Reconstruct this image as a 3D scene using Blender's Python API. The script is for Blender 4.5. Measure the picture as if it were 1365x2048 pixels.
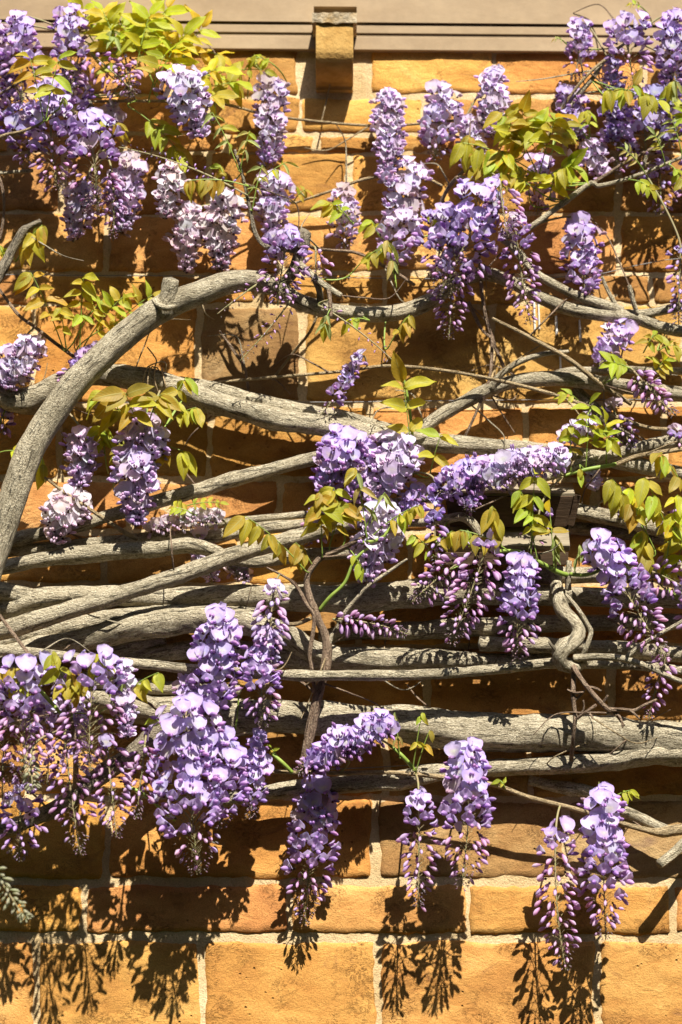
import bpy, math, random
import numpy as np
from mathutils import Vector, Matrix, noise

random.seed(7); RNG = np.random.default_rng(7)
for o in list(bpy.data.objects): bpy.data.objects.remove(o)
scene = bpy.context.scene
COL = scene.collection
R = math.radians

# ------------------------------------------------------------------ camera
PITCH = R(12.0); CAM = Vector((0.0, -4.0, 1.55)); FOC = 86.0; HS = 36.0/FOC
cd = bpy.data.cameras.new('camera'); cam = bpy.data.objects.new('camera', cd); COL.objects.link(cam)
cam.location = CAM; cam.rotation_euler = (math.pi/2+PITCH, 0, 0)
cd.sensor_fit = 'VERTICAL'; cd.sensor_height = 36.0; cd.sensor_width = 24.0; cd.lens = FOC
cd.clip_start = 0.05; cd.clip_end = 6000
scene.camera = cam
FW = Vector((0, math.cos(PITCH), math.sin(PITCH))); UP = Vector((0, -math.sin(PITCH), math.cos(PITCH)))

def P(px, py, d=0.0):
    """point of the photograph's pixel grid (1365 x 2048) on the plane d metres in front of the wall"""
    nx = (px-682.5)/2048*HS; ny = (1024-py)/2048*HS
    v = FW + Vector((1, 0, 0))*nx + UP*ny
    return CAM + v*((-d-CAM.y)/v.y)
def MPP(p): return (p-CAM).dot(FW)*HS/2048          # metres per pixel at a point

cd.dof.use_dof = True
cd.dof.focus_distance = (P(640, 1250, .11)-CAM).dot(FW)
cd.dof.aperture_fstop = 2.6
scene.render.resolution_x = 682; scene.render.resolution_y = 1024

# ------------------------------------------------------------------ light
SUN_EL, SUN_AZ = R(52), R(15)           # azimuth: to the right of the wall's normal
w = bpy.data.worlds.new('World'); scene.world = w; w.use_nodes = True
nt = w.node_tree; nt.nodes.clear()
sk = nt.nodes.new('ShaderNodeTexSky'); sk.sky_type = 'NISHITA'; sk.sun_disc = False
sk.sun_elevation = SUN_EL; sk.sun_rotation = math.pi-SUN_AZ
bg = nt.nodes.new('ShaderNodeBackground'); bg.inputs['Strength'].default_value = 0.07
wo = nt.nodes.new('ShaderNodeOutputWorld')
nt.links.new(sk.outputs[0], bg.inputs[0]); nt.links.new(bg.outputs[0], wo.inputs[0])
sd = bpy.data.lights.new('sun', 'SUN'); sd.energy = 5.0; sd.angle = R(0.5); sd.color = (1.0, .955, .88)
sun = bpy.data.objects.new('sun', sd); COL.objects.link(sun)
SDIR = Vector((math.sin(SUN_AZ)*math.cos(SUN_EL), -math.cos(SUN_AZ)*math.cos(SUN_EL), math.sin(SUN_EL)))
sun.rotation_euler = SDIR.to_track_quat('Z', 'Y').to_euler(); sun.location = (2, -6, 8)
vs = scene.view_settings; vs.view_transform = 'Standard'; vs.look = 'None'; vs.gamma = 1; vs.use_curve_mapping = False
vs.exposure = 1.0
scene.cycles.max_bounces = 4; scene.cycles.diffuse_bounces = 2; scene.cycles.glossy_bounces = 2; scene.cycles.transmission_bounces = 2

# ------------------------------------------------------------------ node helpers
class NT:
    def __init__(s, name):
        s.m = bpy.data.materials.new(name); s.m.use_nodes = True; s.t = s.m.node_tree; s.t.nodes.clear()
        s.out = s.n('ShaderNodeOutputMaterial')
    def n(s, typ, **kw):
        x = s.t.nodes.new(typ)
        for k, v in kw.items(): setattr(x, k, v)
        return x
    def l(s, a, b): s.t.links.new(a, b)
    def setin(s, node, key, v):
        if hasattr(v, 'links'): s.l(v, node.inputs[key])
        else: node.inputs[key].default_value = v
    def noise(s, vec, scale, detail=5, rough=.55, dist=0.0):
        x = s.n('ShaderNodeTexNoise'); s.setin(x, 'Vector', vec); x.inputs['Scale'].default_value = scale
        x.inputs['Detail'].default_value = detail; x.inputs['Roughness'].default_value = rough
        x.inputs['Distortion'].default_value = dist; return x.outputs['Fac']
    def voro(s, vec, scale, feature='F1'):
        x = s.n('ShaderNodeTexVoronoi', feature=feature); s.setin(x, 'Vector', vec); x.inputs['Scale'].default_value = scale
        return x.outputs['Distance']
    def map(s, vec, scale=(1, 1, 1), loc=None):
        x = s.n('ShaderNodeMapping'); s.setin(x, 'Vector', vec); x.inputs['Scale'].default_value = scale
        if loc is not None: s.setin(x, 'Location', loc)
        return x.outputs[0]
    def ramp(s, fac, stops):
        x = s.n('ShaderNodeValToRGB'); s.setin(x, 'Fac', fac); e = x.color_ramp.elements
        while len(e) < len(stops): e.new(.5)
        for el, (p, c) in zip(e, stops):
            el.position = p; el.color = (*c, 1) if len(c) == 3 else c
        return x.outputs[0]
    def mix(s, fac, a, b, mode='MIX'):
        x = s.n('ShaderNodeMix', data_type='RGBA', blend_type=mode)
        s.setin(x, 0, fac)
        for k, v in ((6, a), (7, b)):
            if hasattr(v, 'links'): s.l(v, x.inputs[k])
            else: x.inputs[k].default_value = (*v, 1)
        return x.outputs[2]
    def math(s, op, a, b=0.0, c=None):
        x = s.n('ShaderNodeMath', operation=op); s.setin(x, 0, a); s.setin(x, 1, b)
        if c is not None: s.setin(x, 2, c)
        return x.outputs[0]
    def bump(s, h, strength, dist, normal=None):
        x = s.n('ShaderNodeBump'); s.setin(x, 'Height', h); x.inputs['Strength'].default_value = strength
        x.inputs['Distance'].default_value = dist
        if normal is not None: s.l(normal, x.inputs['Normal'])
        return x.outputs[0]
    def bsdf(s, color, rough=.8, normal=None, spec=.3, metal=0.0):
        x = s.n('ShaderNodeBsdfPrincipled'); s.setin(x, 'Base Color', color if hasattr(color, 'links') else (*color, 1))
        s.setin(x, 'Roughness', rough); x.inputs['Specular IOR Level'].default_value = spec; x.inputs['Metallic'].default_value = metal
        if normal is not None: s.l(normal, x.inputs['Normal'])
        return x.outputs[0]
    def done(s, sh): s.l(sh, s.out.inputs[0]); return s.m

def mat_stone():
    t = NT('ironstone'); g = t.n('ShaderNodeNewGeometry').outputs['Position']; oi = t.n('ShaderNodeObjectInfo')
    off = t.n('ShaderNodeCombineXYZ'); t.l(t.math('MULTIPLY', oi.outputs['Random'], 37.0), off.inputs[0]); t.l(t.math('MULTIPLY', oi.outputs['Random'], 91.0), off.inputs[2])
    v = t.map(g, (1, 1, 1), off.outputs[0])
    vst = t.map(g, (1, 1, 2.6), off.outputs[0])
    vst = t.map(g, (1, 1, 1.7), off.outputs[0])
    big = t.noise(vst, 6, 4, .6, .8); mid = t.noise(vst, 24, 4, .65, .6); fine = t.noise(v, 480, 3, .7); swirl = t.noise(vst, 30, 5, .72, 2.6)
    c = t.ramp(big, [(.25, (.31, .145, .042)), (.45, (.46, .24, .066)), (.60, (.55, .31, .092)), (.78, (.64, .41, .15))])
    c = t.mix(t.math('MULTIPLY', t.ramp(mid, [(.36, (1, 1, 1)), (.50, (0, 0, 0))]), .38), c, (.36, .16, .042))
    crack = t.ramp(t.math('ABSOLUTE', t.math('SUBTRACT', swirl, .5)), [(.0, (1, 1, 1)), (.018, (0, 0, 0))])
    crack = t.math('MULTIPLY', crack, t.ramp(t.noise(v, 13, 3), [(.52, (0, 0, 0)), (.62, (1, 1, 1))]))
    c = t.mix(t.math('MULTIPLY', crack, .75), c, (.13, .05, .015))
    iron = t.ramp(t.noise(vst, 9, 4, .7, 1.0), [(.60, (0, 0, 0)), (.70, (1, 1, 1))])
    c = t.mix(t.math('MULTIPLY', iron, .6), c, (.20, .095, .045))
    lic = t.ramp(t.noise(v, 18, 4, .75), [(.68, (0, 0, 0)), (.72, (1, 1, 1))])
    c = t.mix(t.math('MULTIPLY', lic, .25), c, (.55, .42, .24))
    c = t.mix(.55, c, t.ramp(fine, [(.3, (.55, .52, .48)), (.7, (1.42, 1.42, 1.4))]), 'MULTIPLY')
    pit = t.ramp(t.voro(v, 48), [(.0, (1, 1, 1)), (.12, (0, 0, 0))])
    pit = t.math('MULTIPLY', pit, t.ramp(t.noise(v, 9, 2), [(.5, (0, 0, 0)), (.56, (1, 1, 1))]))
    c = t.mix(t.math('MULTIPLY', pit, .8), c, (.05, .02, .008))
    c = t.mix(1.0, c, oi.outputs['Color'], 'MULTIPLY')
    h = t.math('ADD', t.math('MULTIPLY', mid, .75), t.math('MULTIPLY', swirl, .14)); h = t.math('ADD', h, t.math('MULTIPLY', fine, .26)); h = t.math('SUBTRACT', h, t.math('MULTIPLY', t.math('MAXIMUM', pit, t.math('MULTIPLY', crack, .7)), 1.0))
    return t.done(t.bsdf(c, .9, t.bump(h, .75, .006), .15))

def mat_mortar():
    t = NT('lime_mortar'); g = t.n('ShaderNodeNewGeometry').outputs['Position']
    a = t.noise(g, 9, 4); f = t.noise(g, 380, 2, .7); m = t.noise(g, 60, 3, .65)
    c = t.ramp(a, [(.3, (.50, .35, .165)), (.7, (.68, .53, .31))])
    c = t.mix(.6, c, t.ramp(f, [(.3, (.6, .58, .55)), (.7, (1.25, 1.25, 1.25))]), 'MULTIPLY')
    c = t.mix(t.ramp(m, [(.6, (0, 0, 0)), (.75, (1, 1, 1))]), c, (.42, .27, .11))
    h = t.math('ADD', m, t.math('MULTIPLY', f, .5))
    return t.done(t.bsdf(c, .95, t.bump(h, .8, .004), .1))

def mat_bark(name, dark, mid, lite, spk=1.0):
    t = NT(name); uv = t.n('ShaderNodeUVMap', uv_map='UVMap').outputs[0]; g = t.n('ShaderNodeNewGeometry').outputs['Position']
    s1 = t.noise(t.map(uv, (300, 75, 1)), 1, 4, .7, .6); s2 = t.noise(t.map(uv, (620, 300, 1)), 1, 2, .65)
    big = t.noise(g, 20, 3, .65); crack = t.noise(t.map(uv, (130, 20, 1)), 1, 4, .72, 1.2)
    c = t.ramp(s1, [(.30, dark), (.46, mid), (.68, lite)])
    len_ = t.ramp(s2, [(.55, (0, 0, 0)), (.66, (1, 1, 1))]); dk = t.ramp(s2, [(.32, (1, 1, 1)), (.42, (0, 0, 0))])
    c = t.mix(t.math('MULTIPLY', len_, .7*spk), c, tuple(min(.8, x*1.35) for x in lite))
    c = t.mix(t.math('MULTIPLY', dk, .6), c, dark)
    c = t.mix(.8, c, t.ramp(big, [(.3, (.55, .53, .48)), (.5, (1, .98, .94)), (.7, (1.2, 1.19, 1.16))]), 'MULTIPLY')
    ck = t.ramp(crack, [(.33, (1, 1, 1)), (.42, (0, 0, 0))])
    c = t.mix(t.math('MULTIPLY', ck, .7), c, tuple(x*.45 for x in dark))
    h = t.math('ADD', s1, t.math('MULTIPLY', s2, .8)); h = t.math('SUBTRACT', h, t.math('MULTIPLY', ck, .8)); h = t.math('ADD', h, t.math('MULTIPLY', big, 1.2))
    return t.done(t.bsdf(c, .85, t.bump(h, 1.0, .0058), .15))

def mat_simple(name, c0, c1, scale=60, rough=.7, spec=.3, bump=.3, bd=.001, stretch=(1, 1, 1), metal=0):
    t = NT(name); g = t.n('ShaderNodeNewGeometry').outputs['Position']; v = t.map(g, stretch)
    a = t.noise(v, scale, 5, .65)
    return t.done(t.bsdf(t.ramp(a, [(.3, c0), (.7, c1)]), rough, t.bump(a, bump, bd), spec, metal))

def mat_petal():
    t = NT('petal'); a = t.n('ShaderNodeAttribute', attribute_name='pc').outputs['Color']; oi = t.n('ShaderNodeObjectInfo').outputs['Random']
    g = t.n('ShaderNodeNewGeometry').outputs['Position']
    nz = t.noise(g, 260, 3, .6)
    c = t.mix(.35, a, t.ramp(nz, [(.3, (.78, .74, .82)), (.7, (1.15, 1.15, 1.12))]), 'MULTIPLY')
    c = t.mix(.3, c, t.ramp(oi, [(0, (.82, .78, .9)), (1, (1.15, 1.12, 1.1))]), 'MULTIPLY')
    p = t.bsdf(c, .55, t.bump(nz, .25, .0012), .25)
    tr = t.n('ShaderNodeBsdfTranslucent'); t.l(c, tr.inputs[0])
    mx = t.n('ShaderNodeMixShader'); mx.inputs[0].default_value = .48; t.l(p, mx.inputs[1]); t.l(tr.outputs[0], mx.inputs[2])
    return t.done(mx.outputs[0])

def mat_leaf():
    t = NT('leaf'); a = t.n('ShaderNodeAttribute', attribute_name='pc').outputs['Color']; oi = t.n('ShaderNodeObjectInfo').outputs['Random']
    uv = t.n('ShaderNodeUVMap', uv_map='UVMap').outputs[0]; sp = t.n('ShaderNodeSeparateXYZ'); t.l(uv, sp.inputs[0])
    s = sp.outputs[0]; at = t.math('ABSOLUTE', sp.outputs[1])
    ph = t.math('SUBTRACT', s, t.math('MULTIPLY', at, .22)); wv = t.math('SINE', t.math('MULTIPLY', ph, 58.0))
    vein = t.ramp(wv, [(.62, (0, 0, 0)), (.98, (1, 1, 1))])
    rib = t.ramp(at, [(.035, (1, 1, 1)), (.085, (0, 0, 0))])
    g = t.n('ShaderNodeNewGeometry').outputs['Position']; nz = t.noise(g, 90, 4, .6)
    c = t.mix(.5, a, t.ramp(nz, [(.3, (.72, .74, .7)), (.7, (1.22, 1.2, 1.2))]), 'MULTIPLY')
    c = t.mix(.35, c, t.ramp(oi, [(0, (.78, .72, .8)), (.5, (1, 1, 1)), (1, (1.18, 1.22, 1.1))]), 'MULTIPLY')
    c = t.mix(t.math('MULTIPLY', vein, .28), c, (.42, .40, .10)); c = t.mix(t.math('MULTIPLY', rib, .6), c, (.50, .50, .18))
    h = t.math('SUBTRACT', 0.0, t.math('ADD', t.math('MULTIPLY', vein, .5), rib))
    p = t.bsdf(c, .48, t.bump(h, .5, .0008), .3)
    tr = t.n('ShaderNodeBsdfTranslucent'); t.l(t.mix(1.0, c, (1.2, 1.15, .5), 'MULTIPLY'), tr.inputs[0])
    mx = t.n('ShaderNodeMixShader'); mx.inputs[0].default_value = .5; t.l(p, mx.inputs[1]); t.l(tr.outputs[0], mx.inputs[2])
    return t.done(mx.outputs[0])

def mat_paint():
    t = NT('fascia_paint'); g = t.n('ShaderNodeNewGeometry').outputs['Position']
    a = t.noise(t.map(g, (1, 1, 3)), 5, 5, .6); f = t.noise(g, 50, 6, .7); sp = t.ramp(t.voro(g, 26), [(.0, (1, 1, 1)), (.05, (0, 0, 0))])
    c = t.ramp(a, [(.3, (.28, .19, .098)), (.7, (.38, .27, .15))])
    c = t.mix(.4, c, t.ramp(f, [(.3, (.75, .75, .75)), (.7, (1.15, 1.15, 1.15))]), 'MULTIPLY')
    c = t.mix(t.math('MULTIPLY', sp, .5), c, (.08, .05, .03))
    return t.done(t.bsdf(c, .6, t.bump(f, .25, .002), .3))

M = dict(
    stone=mat_stone(), mortar=mat_mortar(), petal=mat_petal(), leaf=mat_leaf(), paint=mat_paint(),
    bark=mat_bark('bark', (.11, .085, .052), (.40, .34, .23), (.62, .55, .40)),
    old=mat_bark('old_bark', (.06, .05, .035), (.20, .165, .115), (.38, .33, .24)),
    twig=mat_bark('twig_bark', (.12, .075, .05), (.27, .185, .125), (.42, .32, .225), .6),
    cane=mat_bark('cane_bark', (.24, .165, .085), (.40, .30, .165), (.52, .41, .25), .5),
    green=mat_simple('green_stem', (.16, .24, .035), (.28, .36, .07), 90, .5),
    stalk=mat_simple('flower_stalk', (.22, .24, .08), (.30, .20, .13), 120, .6),
    corbel=mat_simple('corbel_stone', (.36, .20, .055), (.50, .31, .10), 45, .95, .1, .8, .006),
    cap=mat_simple('corbel_cap', (.34, .22, .09), (.58, .50, .36), 55, .95, .1, .8, .008),
    wood=mat_simple('weathered_wood', (.15, .12, .075), (.30, .25, .17), 25, .85, .15, .5, .003, (1, 1, 9)),
    dwood=mat_simple('stained_wood', (.045, .028, .016), (.09, .055, .03), 25, .8, .15, .5, .003, (1, 1, 9)),
    wire=mat_simple('galvanised_wire', (.14, .13, .12), (.30, .29, .27), 200, .6, .3, .1, .0005),
    twine=mat_simple('jute_twine', (.32, .22, .11), (.52, .40, .24), 500, .9, .1, .8, .002),
    white=mat_simple('streak_white', (.6, .57, .5), (.8, .78, .72), 300, .8, .2, .4, .001),
    ground=mat_simple('lawn', (.025, .038, .010), (.05, .065, .02), 40, .95, .1, .8, .01),
)

# ------------------------------------------------------------------ mesh helpers
def mk_mesh(name, V, T, mat, cols=None, uv=None, smooth=True):
    V = np.asarray(V, np.float32); T = np.asarray(T, np.int32)
    me = bpy.data.meshes.new(name); k = T.shape[1]
    me.vertices.add(len(V)); me.vertices.foreach_set('co', V.ravel())
    me.loops.add(T.size); me.loops.foreach_set('vertex_index', T.ravel())
    me.polygons.add(len(T)); me.polygons.foreach_set('loop_start', np.arange(0, T.size, k, dtype=np.int32))
    me.polygons.foreach_set('loop_total', np.full(len(T), k, np.int32))
    if cols is not None:
        at = me.attributes.new('pc', 'FLOAT_COLOR', 'POINT'); c = np.ones((len(V), 4), np.float32); c[:, :3] = cols
        at.data.foreach_set('color', c.ravel())
    if uv is not None:
        ul = me.uv_layers.new(name='UVMap'); ul.data.foreach_set('uv', np.asarray(uv, np.float32)[T.ravel()].ravel())
    me.update(calc_edges=True)
    me.polygons.foreach_set('use_smooth', np.full(len(T), smooth))
    if mat: me.materials.append(mat)
    return me
ORIG = {}
def obj(name, me, parent=None, origin=None, M4=None, kind=None):
    """link a mesh; its vertices are world-space offsets from origin; children are placed relative to the parent's origin"""
    o = bpy.data.objects.new(name, me); COL.objects.link(o)
    origin = Vector(origin) if origin is not None else Vector((0, 0, 0))
    base = ORIG[parent.name] if parent else Vector((0, 0, 0))
    if M4 is not None:
        mm = M4.copy(); mm.translation = M4.translation-base; o.matrix_local = mm
        origin = M4.translation.copy()
    else: o.location = origin-base
    if parent: o.parent = parent
    if M4 is not None: o.matrix_basis = mm
    ORIG[o.name] = origin.copy()
    if kind: o['kind'] = kind
    return o
def thing(o, label, cat, group=None):
    o['label'] = label; o['category'] = cat
    if group: o['group'] = group
    return o
def empty(name, loc):
    o = bpy.data.objects.new(name, None); COL.objects.link(o); o.location = loc; o.empty_display_size = .1
    ORIG[o.name] = Vector(loc); return o

def boxes(parts):
    """list of (corner8 or (min,max)) -> quads"""
    V, F = [], []
    for a, b in parts:
        i = len(V)
        V += [(x, y, z) for x in (a[0], b[0]) for y in (a[1], b[1]) for z in (a[2], b[2])]
        F += [[i, i+1, i+3, i+2], [i+4, i+6, i+7, i+5], [i, i+4, i+5, i+1], [i+2, i+3, i+7, i+6], [i, i+2, i+6, i+4], [i+1, i+5, i+7, i+3]]
    return V, F
def prism(poly, p0, p1):
    """poly: list of (y,z) ; swept from x p0 to p1, closed"""
    n = len(poly); V = [(p0, y, z) for y, z in poly]+[(p1, y, z) for y, z in poly]; F = []
    me = bpy.data.meshes.new('p')
    F = [[i, (i+1) % n, n+(i+1) % n, n+i] for i in range(n)]+[list(range(n))[::-1], list(range(n, 2*n))]
    return V, F
def pymesh(name, V, F, mat, bevel=0.0, smooth=False, seg=2):
    import bmesh
    me = bpy.data.meshes.new(name); me.from_pydata([tuple(v) for v in V], [], F); me.materials.append(mat)
    bm = bmesh.new(); bm.from_mesh(me); bmesh.ops.recalc_face_normals(bm, faces=bm.faces)
    if bevel: bmesh.ops.bevel(bm, geom=bm.edges[:], offset=bevel, segments=seg, affect='EDGES', profile=.6)
    bm.to_mesh(me); bm.free()
    if smooth: me.polygons.foreach_set('use_smooth', [True]*len(me.polygons))
    return me

def spline(pts, step):
    """Catmull-Rom through (Vector, radius); resampled about every step metres"""
    out = []; n = len(pts)
    for i in range(n-1):
        p0, p1, p2, p3 = pts[max(i-1, 0)], pts[i], pts[i+1], pts[min(i+2, n-1)]
        k = max(2, int((p2[0]-p1[0]).length/step))
        for j in range(k):
            t = j/k; t2 = t*t; t3 = t2*t
            q = .5*(2*p1[0]+(p2[0]-p0[0])*t+(2*p0[0]-5*p1[0]+4*p2[0]-p3[0])*t2+(3*p1[0]-p0[0]-3*p2[0]+p3[0])*t3)
            out.append((q, p1[1]+(p2[1]-p1[1])*(t*t*(3-2*t))))
    out.append(pts[-1]); return out
def tube(pts, sides=12, wob=.05, seed=0.0, step=.012, cap=True, lump=0.0):
    """-> V, quads, uv of a tapered tube with uneven girth"""
    S = spline(pts, step); n = len(S); V = []; UVs = []; Q = []
    t = (S[1][0]-S[0][0]).normalized(); a = t.orthogonal().normalized(); ln = 0.0
    for i, (p, r) in enumerate(S):
        t2 = (S[min(i+1, n-1)][0]-S[max(i-1, 0)][0])
        if t2.length > 1e-9:
            t2.normalize(); a = (a-t2*a.dot(t2)).normalized(); t = t2
        b = t.cross(a)
        if i: ln += (p-S[i-1][0]).length
        for k in range(sides+1):
            th = 2*math.pi*(k % sides)/sides; dv = a*math.cos(th)+b*math.sin(th)
            q = p+dv*r; f = 1.0
            if wob:
                f += wob*noise.noise(q*28+Vector((seed, 0, 0)))+wob*.6*noise.noise(q*75+Vector((0, seed, 0)))
                f += wob*1.3*noise.noise(Vector((math.cos(th)*1.4, math.sin(th)*1.4+seed, ln*5)))
            if lump: f += lump*max(0, noise.noise(q*18+Vector((seed, seed, 0))))
            V.append(p+dv*r*f); UVs.append((k/sides*2*math.pi*max(r, .002), ln))
    m = sides+1
    for i in range(n-1):
        for k in range(sides): Q.append((i*m+k, i*m+k+1, (i+1)*m+k+1, (i+1)*m+k))
    if cap:
        for e, i in ((0, 0), (1, n-1)):
            c = len(V); tt = (S[1][0]-S[0][0]).normalized() if e == 0 else (S[-1][0]-S[-2][0]).normalized()
            V.append(S[i][0]+(tt*(-1 if e == 0 else 1))*S[i][1]*.35); UVs.append((0, S[i][1]))
            for k in range(sides):
                q = (i*m+k+1, i*m+k, c, c) if e == 0 else (i*m+k, i*m+k+1, c, c)
                Q.append(q)
    return V, Q, UVs
def tri(Q):
    T = []
    for a, b, c, d in Q:
        T.append((a, b, c))
        if c != d: T.append((a, c, d))
    return T

# ------------------------------------------------------------------ ground
gv, gf = [(-3000, -3000, 0), (3000, -3000, 0), (3000, 3000, 0), (-3000, 3000, 0)], [[0, 1, 2, 3]]
g = obj('ground', pymesh('ground', gv, gf, M['ground'])); g['kind'] = 'structure'

# ------------------------------------------------------------------ unseen evergreen screen added behind the camera to block sky light
def sky_blocker():
    xs = np.linspace(-13, 13, 131); prof = [(-6.5, z) for z in np.linspace(0, 7.2, 37)]+[(-6.5-k*.2, 7.4) for k in range(1, 9)]+[(-8.3, z) for z in np.linspace(7.2, 0, 19)]; V, Q = [], []
    for x in xs:
        for y, z in prof:
            q = Vector((x, y, z)); k = .22*noise.noise(q*1.1)+.16*noise.noise(q*3.1); V.append((x+.2*noise.noise(q*2.7), y+k, max(0, z+k*.6*(z > .1))))
    n = len(prof)
    for i in range(len(xs)-1):
        for j in range(n-1): Q.append((i*n+j, (i+1)*n+j, (i+1)*n+j+1, i*n+j+1))
    o = obj('evergreen_sky_blocker', mk_mesh('evergreen_sky_blocker', V, Q, mat_simple('sky_blocker_foliage', (.012, .022, .006), (.05, .075, .02), 9, .9, .1, 1.0, .08), smooth=False))
    thing(o, 'unseen dark evergreen screen added opposite the wall to cut sky light', 'sky_blocker')
sky_blocker()

# ------------------------------------------------------------------ wall
wall = thing(empty('stone_wall', (0, 0, 0)), 'weathered orange ironstone block wall with pale lime mortar joints behind the vine', 'wall')
ZT = P(682, -70, 0).z
# mortar bed: a fine uneven sheet where it is seen, a plain block around it
def mortar():
    xs = np.linspace(-.85, .85, 281); zs = np.linspace(P(0, 2300, 0).z, P(0, 20, 0).z, 331); V = []; Q = []
    for z in zs:
        for x in xs:
            v = Vector((x, 0, z)); V.append((x, .0013*noise.noise(v*11)+.0012*noise.noise(v*48)+.0006*noise.noise(v*150), z))
    n = len(xs)
    for j in range(len(zs)-1):
        for i in range(n-1): Q.append((j*n+i, j*n+i+1, (j+1)*n+i+1, (j+1)*n+i))
    obj('mortar', mk_mesh('mortar', V, Q, M['mortar']), wall)
mortar()
bv, bf = boxes([((-3.2, .004, -.05), (3.2, .34, ZT+.25))])
obj('wall_core', pymesh('wall_core', bv, bf, M['mortar']), wall)

def stone(x0, x1, z0, z1, tint, rough=1.0):
    w_, h_ = x1-x0, z1-z0; nx = max(10, int(w_/.0075)); nz = max(8, int(h_/.0075)); sd_ = random.random()*50
    cx, cz = (x0+x1)/2, (z0+z1)/2; V = []; Q = []
    bulge = random.uniform(-.0006, .0008); face = random.uniform(.0026, .0044); tlx = random.uniform(-.004, .004); tlz = random.uniform(-.006, .006)
    for j in range(nz+1):
        for i in range(nx+1):
            u, v = i/nx, j/nz
            u = .5-.5*math.cos(math.pi*u)*.35-(.5-u)*.65; v = .5-.5*math.cos(math.pi*v)*.35-(.5-v)*.65
            x, z = x0+u*w_, z0+v*h_; q = Vector((x, sd_, z))
            e = min(x-x0, x1-x, z-z0, z1-z)
            fall = 1-math.exp(-max(e, 0)/.0014)
            jx = .0070*noise.noise(q*14)+.0036*noise.noise(q*55)+.0022*noise.noise(q*130); jz = .0055*noise.noise(q*14+Vector((9, 9, 9)))+.0032*noise.noise(q*55+Vector((5, 0, 0)))+.0020*noise.noise(q*130+Vector((0, 4, 0)))
            cut = 1-math.exp(-e/.012)
            rx, rz = (x-cx)/(w_/2), (z-cz)/(h_/2); rr = max(0, abs(rx)+abs(rz)-1.86)*.018      # rounded corners
            x2 = x+jx*(1-.5*cut)-math.copysign(rr, rx); z2 = z+jz*(1-.5*cut)-math.copysign(rr, rz)
            y = -(face+bulge*(1-rx*rx)*(1-rz*rz))*fall+.0035*(1-fall)-tlx*(x-cx)*fall-tlz*(z-cz)*fall
            y += rough*(.0018*noise.noise(q*16)+.0011*noise.noise(Vector((x*30, sd_, z*80)))+.0006*noise.noise(q*140))*fall
            V.append((x2-cx, y, z2-cz))
    n = nx+1
    for j in range(nz):
        for i in range(nx): Q.append((j*n+i, j*n+i+1, (j+1)*n+i+1, (j+1)*n+i))
    rim = [i for i in range(n)]+[j*n+nx for j in range(1, nz+1)]+[nz*n+i for i in range(nx-1, -1, -1)]+[j*n for j in range(nz-1, 0, -1)]
    b = len(V); V += [(V[i][0], .03, V[i][2]) for i in rim]; k = len(rim)
    for i in range(k): Q.append((rim[(i+1) % k], rim[i], b+i, b+(i+1) % k))
    o = obj('stone', mk_mesh('stone', V, Q, M['stone']), wall, (cx, 0, cz)); o.color = (*tint, 1)
ROWS = [  # top, bottom, joints (pixels on the wall plane)
    (62, 187, [-250, 90, 345, (598, 742), 990, 1290, 1600]),
    (196, 264, [-200, 150, 420, 601, 850, 1120, 1400, 1640]),
    (273, 302, [-260, 20, 250, 455, 638, 868, 1130, 1390, 1600]),
    (310, 424, [-180, 130, 420, 700, 985, 1236, 1560]),
    (431, 544, [-240, -60, 212, 560, 880, 1237, 1540]),
    (553, 606, [-180, 68, 330, 520, 770, 1040, 1302, 1600]),
    (614, 804, [-280, 66, 399, 605, 985, 1372, 1640]),
    (816, 954, [-150, 120, 421, 740, 1055, 1332, 1600]),
    (965, 1060, [-300, -20, 262, 560, 860, 1190, 1480]),
    (1069, 1164, [-180, 210, 480, 820, 1100, 1390, 1620]),
    (1174, 1290, [-260, 90, 400, 720, 1020, 1300, 1600]),
    (1299, 1440, [-160, 200, 540, 855, 1220, 1520]),
    (1449, 1592, [-240, 60, 420, 770, 1060, 1380, 1620]),
    (1601, 1755, [-180, 215, 752, 1132, 1420, 1620]),
    (1770, 1866, [-220, 168, 578, 938, 1346, 1600]),
    (1884, 2066, [-290, 73, 406, 758, 1196, 1550]),
    (2080, 2200, [-180, 230, 560, 930, 1310, 1600]),
]
for (ya, yb, js) in ROWS:
    ed = []
    for k in range(len(js)-1):
        a = js[k][1] if isinstance(js[k], tuple) else js[k]+random.uniform(2, 6)
        b = js[k+1][0] if isinstance(js[k+1], tuple) else js[k+1]-random.uniform(2, 6)
        ed.append((a, b))
    for a, b in ed:
        pm = (a+b)/2
        A = P(a, (ya+yb)/2); B = P(b, (ya+yb)/2); zt = P(pm, ya-3+random.uniform(-2.5, 2.5)).z; zb = P(pm, yb+3+random.uniform(-2.5, 2.5)).z
        k = random.choice([random.uniform(.72, .92), random.uniform(.92, 1.2), random.uniform(.98, 1.22)]); tint = (k*random.uniform(.97, 1.07), k*random.uniform(.88, 1.02), k*random.uniform(.75, 1.05))
        rough = random.choice([.5, .8, 1.0, 1.5])
        if ya == 614 and a > 390 and a < 420: tint = (.56, .60, .80); rough = .3
        if ya == 614 and 600 < a < 1000: tint = (.98, 1.02, .95); rough = .4
        if ya == 1601 and a > 1120: tint = (.82, .98, 1.5)
        if ya == 1601 and 740 < a < 800: tint = (.72, .75, .95)
        if ya == 1884: tint = (1.06*random.uniform(.94, 1.06), 1.02*random.uniform(.94, 1.05), .92)
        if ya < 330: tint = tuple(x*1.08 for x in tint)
        stone(A.x, B.x, zb, zt, tint, rough)
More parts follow.
